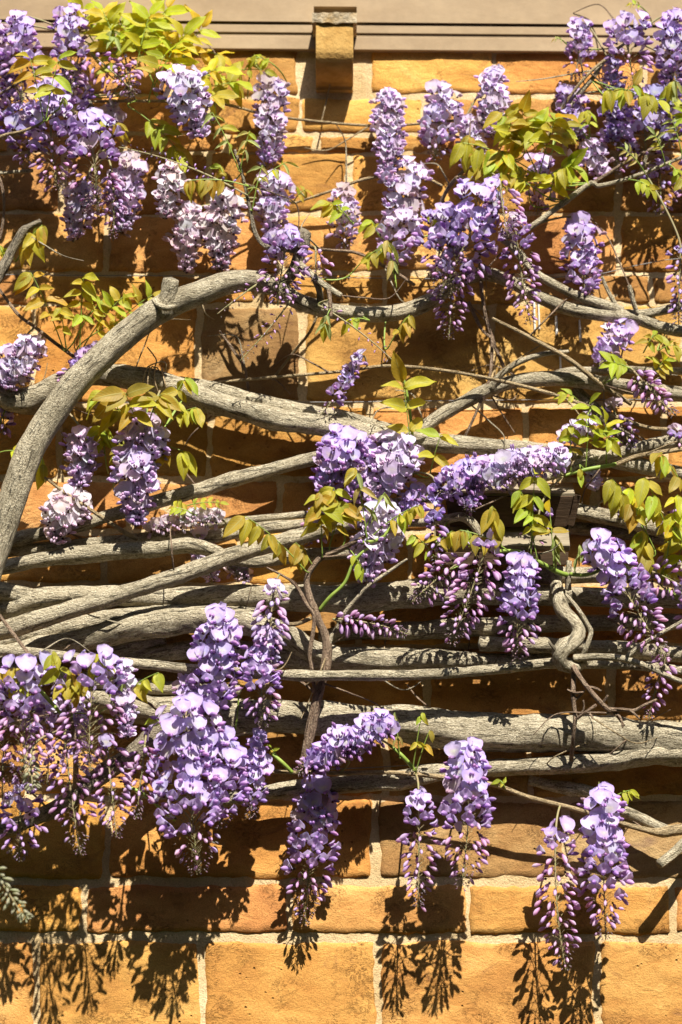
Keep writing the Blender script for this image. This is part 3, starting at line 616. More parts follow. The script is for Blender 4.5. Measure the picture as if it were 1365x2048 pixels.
for nm, mt, pts in BR:
    stem(nm, pts, mt, wob=(.14 if max(p[3] for p in pts) > 9 else .08) if mt in ('bark', 'cane', 'green') else .16, lump=.6 if mt == 'old' or pts[0][:2] == (1110, 1140) else (.24 if max(p[3] for p in pts) > 9 else .0))

# thin wiry side shoots, each springing from a stem
tr_ = random.Random(3); pool = list(AX)
for k in range(190):
    p, r = tr_.choice(pool)
    rel = p-CAM; dz = rel.dot(FW); px = rel.x/dz/HS*2048+682.5; py = 1024-rel.dot(UP)/dz/HS*2048
    if not (20 < px < 1345 and 80 < py < 1700) or (py > 1050 and tr_.random() < .65): continue
    a_ = tr_.uniform(0, 6.28); ln_ = tr_.uniform(60, 190); d_ = -p.y; bx_, by_ = math.cos(a_)*ln_, math.sin(a_)*ln_*.8; cv = tr_.uniform(-.35, .35)
    q = [(px, py, d_, tr_.uniform(1.4, 2.2)), (px+bx_*.35-by_*cv*.6, py+by_*.35+bx_*cv*.6, max(.012, d_+tr_.uniform(-.02, .03)), 1.6), (px+bx_*.7-by_*cv, py+by_*.7+bx_*cv, max(.012, d_+tr_.uniform(-.04, .03)), 1.3), (px+bx_, py+by_, max(.012, d_+tr_.uniform(-.06, .03)), .8)]
    stem('twig', q, tr_.choice(['twig', 'cane', 'twig', 'bark']), 6, 0, attach=False)

# loose old twine knotted round a stem
def twine():
    c = P(311, 762, .08); V, T, U = [], [], []
    for k in range(4):
        pts = []; dx = (-.016+.011*k)
        for i in range(25):
            a = i/24*2*math.pi; rr = .0225+.0012*math.sin(3*a+k)
            pts.append((Vector((dx+.006*math.sin(a+k), math.cos(a)*rr*1.02, math.sin(a)*rr-.004*dx/.01*.4)), .0013))
        v, q, u = tube(pts, 6, 0, step=.01, cap=False); b = len(V); V += v; U += u; T += [(x+b, y+b, z+b) for x, y, z in tri(q)]
    for e in ([(0, -.024, .016), (.004, -.032, .026), (-.004, -.03, .04), (-.012, -.028, .05)], [(.018, -.024, .01), (.02, -.033, .02), (.012, -.034, .024), (-.008, -.03, .018)]):
        v, q, u = tube([(Vector(p), .0012) for p in e], 6, 0, step=.004); b = len(V); V += v; U += u; T += [(x+b, y+b, z+b) for x, y, z in tri(q)]
    thing(obj('twine_tie', mk_mesh('twine_tie', V, T, M['twine'], uv=U), None, c), 'frayed loop of pale twine tied round a thick grey stem', 'twine')
twine()

# ------------------------------------------------------------------ flower templates  (X right, Y outward, Z up; metres)
def grid_tris(nu, nv):
    T = []
    for j in range(nv-1):
        for i in range(nu-1):
            a = j*nu+i; T += [(a, a+1, a+nu+1), (a, a+nu+1, a+nu)]
    return T
def merge(parts):
    V, T, C = [], [], []; b = 0
    for v, t, c in parts:
        V.append(np.asarray(v, float)); T.append(np.asarray(t)+b); C.append(np.asarray(c, float)); b += len(v)
    return np.vstack(V), np.vstack(T), np.vstack(C)
def banner(tilt, curl, rnd, c_edge, c_mid, c_eye, size=1.0, nu=7, nv=7):
    V, C = [], []
    asym = rnd.uniform(-.12, .12)
    for j in range(nv):
        b = j/(nv-1)
        wd = .0125*(math.sin(math.pi*(.10+.80*b))**.62)*(1 if b < .8 else .97)
        if b > .9: wd *= .62
        for i in range(nu):
            a = -1+2*i/(nu-1)
            x = a*wd; z = .0215*b-(.0022*a*a if b > .7 else 0)-(.0012*(1-abs(a)) if b > .95 else 0)
            y = .0030*a*a*curl+.0035*math.sin(b*2.4)*curl-.0012*(1-abs(a))*(b < .95)+.0006*rnd.gauss(0, 1)*b+asym*x*.6
            ct, st = math.cos(tilt), math.sin(tilt)
            V.append((x*size, (y*ct+z*st)*size, (z*ct-y*st)*size+.0015))
            e = max(abs(a), b)
            r = math.hypot(a*.9, (b-.30)/.38)
            c = np.array(c_mid)*(1-e**2)+np.array(c_edge)*e**2
            if r < .55: c = c*(r/.55)**1.5+np.array(c_eye)*(1-(r/.55)**1.5)
            C.append(c)
    return V, grid_tris(nu, nv), C
def pod(ln, wd, ht, c0, c1, bend=0.0, pos=(0, 0, 0), pitch=0.0, nr=7, ns=7, two=0.0):
    V, C = [], []
    for j in range(nr):
        s = j/(nr-1); prof = math.sin(math.pi*(.05+.87*s))**.8*(.62+.46*s)
        if j == nr-1: prof = .12
        for i in range(ns):
            a = 2*math.pi*i/ns
            x = math.cos(a)*wd/2*prof; z = math.sin(a)*ht/2*prof-bend*s*s*ln; y = s*ln
            cp, sp = math.cos(pitch), math.sin(pitch)
            V.append((x+pos[0], y*cp-z*sp+pos[1], y*sp+z*cp+pos[2]))
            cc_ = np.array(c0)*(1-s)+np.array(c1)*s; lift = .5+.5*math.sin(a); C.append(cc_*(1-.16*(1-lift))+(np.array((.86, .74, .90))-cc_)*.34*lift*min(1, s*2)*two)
    T = []
    for j in range(nr-1):
        for i in range(ns):
            a, b = j*ns+i, j*ns+(i+1) % ns; T += [(a, b, b+ns), (a, b+ns, a+ns)]
    k = len(V); V.append((pos[0], ln*1.03*math.cos(pitch)+bend*ln*math.sin(pitch)+pos[1], ln*1.03*math.sin(pitch)-bend*ln*math.cos(pitch)+pos[2])); C.append(np.array(c1))
    T += [((nr-1)*ns+i, (nr-1)*ns+(i+1) % ns, k) for i in range(ns)]
    return V, T, C
PAL = {  # banner edge, banner mid, eye, keel base, keel tip, bud base, bud tip
    'fresh': ((.63, .50, .82), (.72, .62, .87), (.92, .90, .70), (.47, .25, .63), (.62, .39, .72), (.54, .24, .53), (.71, .49, .74)),
    'blue':  ((.58, .47, .84), (.69, .60, .90), (.90, .88, .74), (.36, .20, .63), (.51, .32, .73), (.44, .20, .54), (.62, .43, .78)),
    'pale':  ((.75, .64, .86), (.83, .76, .90), (.93, .91, .80), (.64, .44, .74), (.75, .56, .78), (.58, .30, .58), (.76, .58, .78)),
    'pink':  ((.82, .72, .78), (.89, .83, .84), (.91, .86, .76), (.71, .53, .67), (.81, .64, .74), (.59, .34, .53), (.77, .59, .71)),
}
CAL = (.16, .06, .10)
def floret(kind, pal, rnd):
    e, m, eye, k0, k1, b0, b1 = PAL[pal]
    j = lambda c, a=.10: tuple(max(.01, x*(1+rnd.uniform(-a, a))) for x in c)
    cal = pod(.0062, .0062, .0062, (.20, .16, .08), CAL, 0, (0, -.0035, 0), 0, 4, 6)
    if kind == 'open':
        f = rnd.uniform(.9, 1.12)
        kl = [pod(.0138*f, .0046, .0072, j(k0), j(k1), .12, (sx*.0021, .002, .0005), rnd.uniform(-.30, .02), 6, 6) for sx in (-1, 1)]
        return merge([banner(rnd.uniform(-.5, .12), rnd.uniform(.5, 1.3), rnd, j(e), j(m), eye, f*rnd.uniform(1.08, 1.28)), cal]+kl)
    if kind == 'half':
        f = rnd.uniform(.9, 1.1)
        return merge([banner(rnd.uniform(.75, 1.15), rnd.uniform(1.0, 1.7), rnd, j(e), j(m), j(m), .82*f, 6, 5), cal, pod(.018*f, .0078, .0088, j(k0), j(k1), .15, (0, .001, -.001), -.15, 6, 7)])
    if kind == 'bud':
        f = rnd.uniform(.85, 1.15)
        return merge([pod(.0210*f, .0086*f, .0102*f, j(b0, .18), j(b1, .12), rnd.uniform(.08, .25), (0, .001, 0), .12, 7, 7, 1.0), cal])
    f = rnd.uniform(.8, 1.2)       # tiny green-mauve bud
    return merge([pod(.0085*f, .0036*f, .0036*f, j((.30, .26, .14), .2), j((.42, .27, .40), .2), .1, (0, 0, 0), .1, 5, 5)])
rnd = random.Random(5)
TPL = {(k, p): [floret(k, p, rnd) for _ in range(8 if k == 'open' else 5)] for k in ('open', 'half', 'bud', 'tiny') for p in PAL}
TPLM = {}
def tpl_mesh(k, p, i):
    if (k, p, i) not in TPLM:
        V, T, C = TPL[(k, p)][i]; TPLM[(k, p, i)] = mk_mesh('flower' if k in ('open', 'half') else 'bud', V, T, M['petal'], C)
    return TPLM[(k, p, i)]

def bez(a, b, c, n):
    return [(a*(1-t)**2+b*2*t*(1-t)+c*t*t) for t in (i/(n-1) for i in range(n))]
def nearest_axis(p, maxd=.25):
    best, bd = None, maxd
    for q, r in AX:
        dd = (q-p); d_ = dd.length+(.10 if dd.z < -.02 else 0)+(.06 if q.y < p.y-.02 else 0)
        if d_ < bd: best, bd = q, d_
    return best

# raceme: x0,y0 -> x1,y1 (px), half width px, depth m, stage (share of open flowers), palette, density, [tip depth change]
RAC = [
 (38, 45, 45, 215, 44, .11, .40, 'fresh', 1), (135, 32, 140, 190, 44, .11, .50, 'fresh', 1), (185, 110, 275, 190, 38, .12, .0, 'fresh', 1.0), (250, 110, 262, 200, 30, .10, .0, 'fresh', 1),
 (100, 185, 118, 385, 52, .13, .45, 'fresh', 1.1), (178, 255, 195, 425, 58, .13, .30, 'fresh', 1.1), (50, 230, 58, 335, 48, .09, .5, 'blue', 1), (15, 130, 25, 300, 40, .06, .5, 'blue', 1), (150, 150, 150, 245, 42, .06, .6, 'blue', 1),
 (165, 385, 148, 485, 44, .07, 1.2, 'pale', 1.1), (258, 335, 242, 472, 46, .075, 1.2, 'pale', 1.1), (225, 350, 226, 480, 26, .10, .0, 'fresh', .8), (348, 345, 330, 440, 40, .10, 1.2, 'pink', 1.2),
 (448, 415, 440, 545, 50, .08, 1.2, 'pink', 1.3), (380, 430, 372, 548, 48, .075, 1.2, 'pink', 1.3), (360, 165, 405, 280, 56, .13, 1.2, 'pale', 1.1), (225, 215, 230, 270, 30, .05, 1.2, 'pale', 1),
 (540, 168, 535, 338, 42, .06, .75, 'pale', 1.3), (552, 368, 545, 480, 42, .055, .9, 'pale', 1.2), (778, 195, 774, 372, 40, .06, .92, 'pale', 1.5), (882, 190, 868, 325, 46, .06, .6, 'pale', 1.2),
 (990, 152, 982, 275, 40, .06, 1.1, 'pale', 1.3), (690, 390, 692, 500, 38, .055, .6, 'pale', 1.1), (822, 340, 785, 545, 56, .06, .7, 'pale', 1.2), (975, 392, 872, 600, 66, .13, .45, 'fresh', 1.25), (900, 430, 868, 560, 50, .11, .5, 'fresh', 1),
 (1002, 372, 1018, 475, 44, .14, .0, 'fresh', 1.2), (900, 490, 898, 680, 44, .10, .3, 'fresh', 1.0), (1030, 440, 1062, 650, 38, .09, .15, 'fresh', 1), (1160, 450, 1172, 612, 46, .06, .65, 'fresh', 1.1),
 (1165, 55, 1150, 165, 38, .07, .5, 'fresh', 1), (1250, 65, 1268, 175, 52, .08, .35, 'fresh', 1.1), (1348, 35, 1350, 190, 44, .08, .6, 'fresh', 1.1), (1225, 130, 1225, 290, 34, .06, 1.0, 'blue', 1), (1290, 200, 1298, 375, 58, .055, .5, 'blue', 1.1),
 (1345, 140, 1340, 300, 40, .05, .7, 'blue', 1), (1138, 190, 1160, 285, 40, .06, 1.2, 'fresh', 1), (1180, 300, 1205, 362, 42, .06, 1.2, 'pale', 1), (1240, 230, 1230, 350, 40, .05, .4, 'fresh', 1), (950, 255, 938, 345, 42, .05, 1.1, 'pale', 1), (1320, 340, 1320, 430, 40, .05, .2, 'blue', .9), (1080, 330, 1075, 430, 40, .05, .6, 'fresh', .9),
 (575, 478, 556, 612, 50, .15, .22, 'fresh', 1.25), (632, 505, 634, 565, 32, .14, -.3, 'pale', .9), (525, 562, 435, 628, 18, .14, .0, 'fresh', .5), (590, 590, 480, 722, 18, .14, -.05, 'fresh', .5), (640, 612, 800, 735, 14, .14, -.1, 'fresh', .35),
 (70, 692, 15, 785, 44, .10, 1.2, 'pale', 1.1), (20, 715, -20, 790, 40, .09, 1.2, 'pale', 1), (200, 695, 118, 765, 26, .10, .5, 'fresh', 1), (10, 810, 8, 870, 24, .05, .5, 'blue', 1),
 (168, 882, 160, 980, 46, .10, 1.2, 'pale', 1.1), (292, 862, 272, 1055, 60, .13, 1.0, 'pale', 1.4), (140, 1005, 110, 1092, 52, .10, 1.2, 'pink', 1.2), (440, 1040, 300, 1062, 28, .08, 1.2, 'pink', 1), (395, 1080, 425, 1168, 36, .045, 1.2, 'pale', 1), (460, 1140, 500, 1165, 26, .05, 1.2, 'pink', 1),
 (725, 715, 640, 832, 22, .09, .55, 'fresh', .55), (690, 885, 645, 990, 52, .10, 1.1, 'fresh', 1.1), (800, 905, 745, 1015, 60, .10, 1.2, 'pale', 1.2), (730, 900, 700, 1010, 45, .085, 1.1, 'fresh', 1), (770, 1040, 730, 1172, 56, .12, 1.2, 'pale', 1.0), (660, 1010, 605, 1090, 34, .07, .4, 'fresh', 1), (835, 985, 800, 1060, 34, .09, .9, 'fresh', .8),
 (1128, 918, 1015, 955, 40, .135, 1.1, 'pale', 1.3), (1055, 930, 940, 978, 46, .125, 1.0, 'pale', 1.2), (975, 940, 872, 992, 42, .13, .75, 'fresh', 1.2), (960, 985, 930, 1020, 24, .12, .8, 'fresh', .8), (872, 975, 876, 1135, 13, .13, .3, 'blue', .7),
 (1255, 662, 1192, 738, 42, .07, .7, 'fresh', 1), (1268, 742, 1352, 832, 30, .11, .0, 'fresh', 1.1), (1190, 850, 1120, 888, 34, .07, .9, 'pale', .8), (1225, 815, 1265, 900, 28, .06, .1, 'blue', .8), (1185, 945, 1195, 985, 28, .06, 1.2, 'pale', .8), (1240, 1000, 1248, 1035, 22, .05, 1.2, 'pale', .8), (1350, 860, 1365, 900, 22, .06, .4, 'fresh', .8),
 (975, 1090, 900, 1292, 46, .15, .08, 'fresh', 1.15), (925, 1120, 822, 1205, 34, .14, .0, 'fresh', 1), (1048, 1128, 1035, 1322, 44, .15, .45, 'fresh', 1.1), (1080, 1020, 1050, 1120, 30, .12, .1, 'fresh', .5), (1195, 1095, 1335, 1325, 50, .14, .35, 'fresh', 1.1), (1280, 1135, 1385, 1185, 38, .12, -.05, 'fresh', 1), (1330, 1030, 1372, 1075, 30, .11, .0, 'fresh', .8), (1335, 1310, 1298, 1440, 26, .10, .0, 'fresh', .7),
 (670, 1238, 815, 1268, 22, .14, -.02, 'fresh', 1.0), (548, 1180, 538, 1330, 36, .16, .12, 'pale', 1.2), (528, 1285, 528, 1458, 44, .155, .42, 'fresh', 1.2), (445, 1250, 418, 1445, 60, .15, .72, 'fresh', 1.2), (372, 1370, 380, 1450, 36, .13, 1.0, 'fresh', 1),
 (372, 1432, 398, 1752, 78, .16, .58, 'fresh', 1.3), (430, 1480, 440, 1660, 60, .14, .6, 'fresh', 1.1), (515, 1480, 500, 1640, 34, .12, .7, 'fresh', .9), (775, 1450, 690, 1510, 42, .12, 1.1, 'fresh', 1.2), (710, 1480, 620, 1540, 44, .125, .8, 'fresh', 1.2), (690, 1520, 592, 1545, 30, .11, .5, 'fresh', .7),
 (640, 1575, 610, 1852, 52, .055, .42, 'fresh', 1.05), (940, 1508, 922, 1782, 54, .14, .42, 'fresh', 1.05), (838, 1590, 836, 1815, 40, .12, .16, 'fresh', .85), (1205, 1598, 1212, 1880, 54, .12, .45, 'fresh', 1.05), (1112, 1665, 1132, 1942, 44, .10, .10, 'fresh', .9),
 (190, 1338, 182, 1545, 72, .21, .18, 'fresh', 1.3), (55, 1340, 48, 1570, 66, .20, .25, 'fresh', 1.2), (10, 1380, 5, 1600, 55, .17, .2, 'fresh', 1.1), (130, 1470, 162, 1712, 46, .20, -.05, 'fresh', .9), (215, 1490, 234, 1678, 40, .20, -.05, 'fresh', .9), (245, 1340, 255, 1480, 38, .19, 1.1, 'pale', 1), (40, 1590, 38, 1725, 44, .15, .25, 'blue', 1), (290, 1490, 272, 1640, 32, .17, -.05, 'fresh', .8), (100, 1420, 95, 1570, 44, .16, .3, 'fresh', 1), (150, 1400, 150, 1510, 40, .14, .7, 'fresh', 1), (62, 1510, 68, 1580, 26, .22, -.5, 'fresh', .9),
 (-15, 1735, 55, 1842, 16, .34, -.6, 'fresh', 1.1), (1362, 500, 1358, 650, 26, .10, .05, 'blue', 1.0), (490, 388, 238, 294, 13, .17, -.15, 'blue', .5),
 (-15, 60, -20, 240, 44, .08, .4, 'fresh', 1), (1400, 1100, 1395, 1300, 44, .10, .4, 'fresh', .9), (1395, 300, 1400, 430, 44, .06, .4, 'fresh', .9),
]
rr = random.Random(21)
FLOR = []      # every floret: raceme, kind, pal, variant, matrix, score
STK = []       # stalk geometry for each raceme
for ri, (x0, y0, x1, y1, hw, d, stage, pal, dens) in enumerate(RAC):
    A = P(x0, y0, d); B = P(x1, y1, d+rr.uniform(-.005, .012)); mp = MPP(A); L = (B-A).length
    mid = A.lerp(B, .5)+Vector((rr.uniform(-.03, .03)*L*2, -.02*L, 0)); horiz = abs((B-A).normalized().x)
    if horiz > .75: mid.z += .08*L
    path = bez(A, mid, B, 14)
    W = hw*mp
    sparse = dens < .65
    W *= 1.04; n = max(10, int(dens*L/.0022*(.75+.25*min(1, W/.04)))); lseed = rr.random()*60
    if stage >= .9: n = int(n*1.2)
    sv, st_, sc = [], [], []
    v, q, u = tube([(p-A, .0017*(1-.6*i/13)) for i, p in enumerate(path)], 6, 0, step=.01); sv += v; st_ += tri(q)
    # peduncle to the nearest stem
    na = nearest_axis(A)
    t0 = (path[0]-path[1]).normalized()
    end = na if na is not None else A+t0*.04+Vector((0, .05, .03))
    c1 = A+t0*min(.03, (end-A).length*.5)
    v, q, u = tube([(p-A, .0018) for p in bez(A, c1, end, 8)], 6, 0, step=.01); b = len(sv); sv += v; st_ += [(x+b, y+b, z+b) for x, y, z in tri(q)]
    ang = rr.random()*6.28; nt_ = 0 if stage > .8 or sparse else int(14+14*min(1, W/.05))
    for k in range(n+nt_):
        t = (k+.5)/n if k < n else .84+.16*(k-n)/nt_; t = t**(.94 if stage > .8 else .78) if k < n else t
        ang += 2.399963+rr.uniform(-.3, .3)
        f = t*13; i = min(12, int(f)); p = path[i].lerp(path[i+1], f-i); tx = (path[i+1]-path[i]).normalized()
        s1 = tx.orthogonal().normalized(); s2 = tx.cross(s1); o = s1*math.cos(ang)+s2*math.sin(ang)
        o = (o+Vector((.05, -.32, .16))).normalized()
        tt = t+rr.gauss(0, .05)
        if tt < stage: kind = 'open'
        elif tt < stage+(.20 if stage > .12 else .08) and stage > 0: kind = 'half'
        elif tt < .80+.25*min(0, stage)*2: kind = 'bud'
        elif tt < .88 and stage > .05: kind = 'bud'
        else: kind = 'tiny'
        if k >= n or stage <= -.5: kind = 'tiny'; tt = t
        if stage >= 1.0 and kind != 'open': kind = 'open'
        g = 1.0
        if kind == 'bud': g = max(.52, 1.06-.50*max(0, (tt-max(stage, 0))/max(.2, 1-max(stage, 0))))
        if sparse and kind == 'bud': g *= .5
        if kind == 'tiny': g = max(.55, 1.15-.6*max(0, tt-.6)/.4)*(1.5 if stage <= -.5 else 1)
        prof = (1.0 if t < .60 else 1-.70*((t-.60)/.40)**1.4)*(min(1, .62+t*3))
        rad = max(.006, W*prof*(1+.30*noise.noise(Vector((t*3.2+lseed, ang % 6.283*.35, 0))))-(.013 if kind in ('open', 'half') else .013*g))*rr.uniform(.72, 1.06)
        if kind == 'open' and rr.random() < .35: rad *= .6
        drop = (.10 if kind in ('open', 'half') else -.15)*rad
        if kind == 'tiny': drop = -.1*rad
        pos = p+o*rad+Vector((0, 0, drop))-tx*rad*(.25 if horiz < .7 else 0)
        if kind in ('open', 'half'):
            face = (o+Vector((.10+rr.gauss(0, .22), -.55, .28+rr.gauss(0, .2)))).normalized()
        else:
            face = (o*1.0+Vector((0, -.1, -.52+rr.gauss(0, .2)))+tx*.25+Vector((rr.gauss(0, .15), 0, 0))).normalized()
        up = Vector((rr.gauss(0, .16), 0, 1)); up = (up-face*up.dot(face)).normalized(); rt = face.cross(up)
        sz = rr.uniform(.8, 1.06)*g*(.92 if y0 < 700 else 1)
        if kind in ('open', 'half'): sz *= min(1.05, max(.78, W/.040))*(1.0 if kind == 'open' else 1.08)
        m = Matrix(((rt.x*sz, face.x*sz, up.x*sz, pos.x), (rt.y*sz, face.y*sz, up.y*sz, pos.y), (rt.z*sz, face.z*sz, up.z*sz, pos.z), (0, 0, 0, 1)))
        inframe = 0
        rel = pos-CAM; dz = rel.dot(FW); px = rel.x/dz/HS*2048+682.5; py = 1024-rel.dot(UP)/dz/HS*2048
        if 5 < px < 1360 and 5 < py < 2043: inframe = 1
        vis = (o.dot((CAM-pos).normalized()))
        score = inframe*(vis+.25*sz+d*1.2+(.5 if py > 1050 else 0)+(.3 if d > .1 else 0)) if vis > .1 else 0
        FLOR.append((ri, kind, pal, rr.randrange(8 if kind == 'open' else 5), m, score))
        # pedicel
        a3, b3 = p-A, pos-face*.003*sz-A; c3 = a3.lerp(b3, .5)-tx*rad*.18; th = .0006 if kind != 'tiny' else .0004
        b = len(sv)
        for pp in (a3, c3, b3):
            for sgn in (0, 1, 2):
                aa = sgn*2.094; sv.append(pp+(s1*math.cos(aa)+s2*math.sin(aa))*th if abs(o.dot(tx)) < .95 else pp+Vector((math.cos(aa), 0, math.sin(aa)))*th)
        for ring in (0, 3):
            for sgn in range(3): x_, y_ = b+ring+sgn, b+ring+(sgn+1) % 3; st_ += [(x_, y_, y_+3), (x_, y_+3, x_+3)]
    STK.append((A, sv, st_))
def pick(kinds, n):
    idx = [i for i, f in enumerate(FLOR) if f[1] in kinds and f[5] > 0]
    idx.sort(key=lambda i: -FLOR[i][5]); return set(idx[:n])
SEP = pick(('open', 'half'), 300) | pick(('bud',), 300)
by = {}
for i, f in enumerate(FLOR): by.setdefault(f[0], []).append(i)
for ri, (A, sv, st_) in enumerate(STK):
    cl = obj('flower_cluster', mk_mesh('flower_cluster', [tuple(v) for v in sv], st_, M['stalk']), vine, A)
    VV, TT, CC = {}, {}, {}
    for i in by[ri]:
        _, kind, pal, va, m, sc = FLOR[i]
        if i in SEP:
            obj('flower' if kind in ('open', 'half') else 'bud', tpl_mesh(kind, pal, va), cl, M4=m); continue
        V, T, C = TPL[(kind, pal)][va]; mm = np.array(m)
        v = V@mm[:3, :3].T+mm[:3, 3]-np.array(A); key = 'flower_mass' if kind in ('open', 'half') else 'bud_mass'
        L_ = VV.setdefault(key, []); off = sum(len(x) for x in L_); L_.append(v)
        TT.setdefault(key, []).append(T+off); C = C*RNG.uniform(.86, 1.12)*RNG.uniform(.94, 1.06, 3)
        if kind == 'open' and RNG.random() < .06: C = C*.45+np.array((.52, .40, .27))*.55      # withered
        if RAC[ri][6] <= -.5: C = C*.25+np.array((.44, .47, .25))*.75      # unopened green sprig
        CC.setdefault(key, []).append(C)
    for key in VV:
        obj(key, mk_mesh(key, np.vstack(VV[key]), np.vstack(TT[key]), M['petal'], np.vstack(CC[key])), cl, A, kind='stuff')

# ------------------------------------------------------------------ leaves
def leaflet(fold, bend, wav, col, rnd, wid=.40, nu=9, nt=5):
    V, C, U = [], [], []; tw = rnd.uniform(-.25, .25)
    for i in range(nu):
        s = i/(nu-1)
        hwid = wid/2*(math.sin(math.pi*s**.72)**.85 if 0 < s < 1 else 0)
        if s > .75: hwid *= 1-.35*((s-.75)/.25)
        hwid = max(hwid, .004)
        for k in range(nt):
            t = -1+2*k/(nt-1)
            y = t*hwid*math.cos(fold); z = abs(t)*hwid*math.sin(fold)-bend*s*s+wav*math.sin(s*9+t*2)*abs(t)*.05+tw*t*hwid*s
            V.append((s*(1-.18*bend*s), y, z)); U.append((s, t)); C.append(np.array(col)*(1+.12*s))
    return np.array(V), np.array(grid_tris(nt, nu)), np.array(C), np.array(U)
LC = {'green': (.42, .41, .03), 'lime': (.54, .51, .025), 'bronze': (.41, .325, .038), 'olive': (.43, .40, .038), 'young': (.42, .42, .15)}
lr = random.Random(11); LT = {}
for k, c in LC.items():
    for i in range(7):
        cc = tuple(x*lr.uniform(.82, 1.18) for x in c)
        LT[(k, i)] = leaflet(lr.uniform(.15, .5) if k != 'young' else lr.uniform(.6, 1.0), lr.uniform(.05, .35), lr.uniform(.3, 1), cc, lr, .46 if k != 'young' else .36)
LTM = {}
def leaf_mesh(key):
    if key not in LTM: LTM[key] = mk_mesh('leaflet', LT[key][0], LT[key][1], M['leaf'], LT[key][2], LT[key][3])
    return LTM[key]
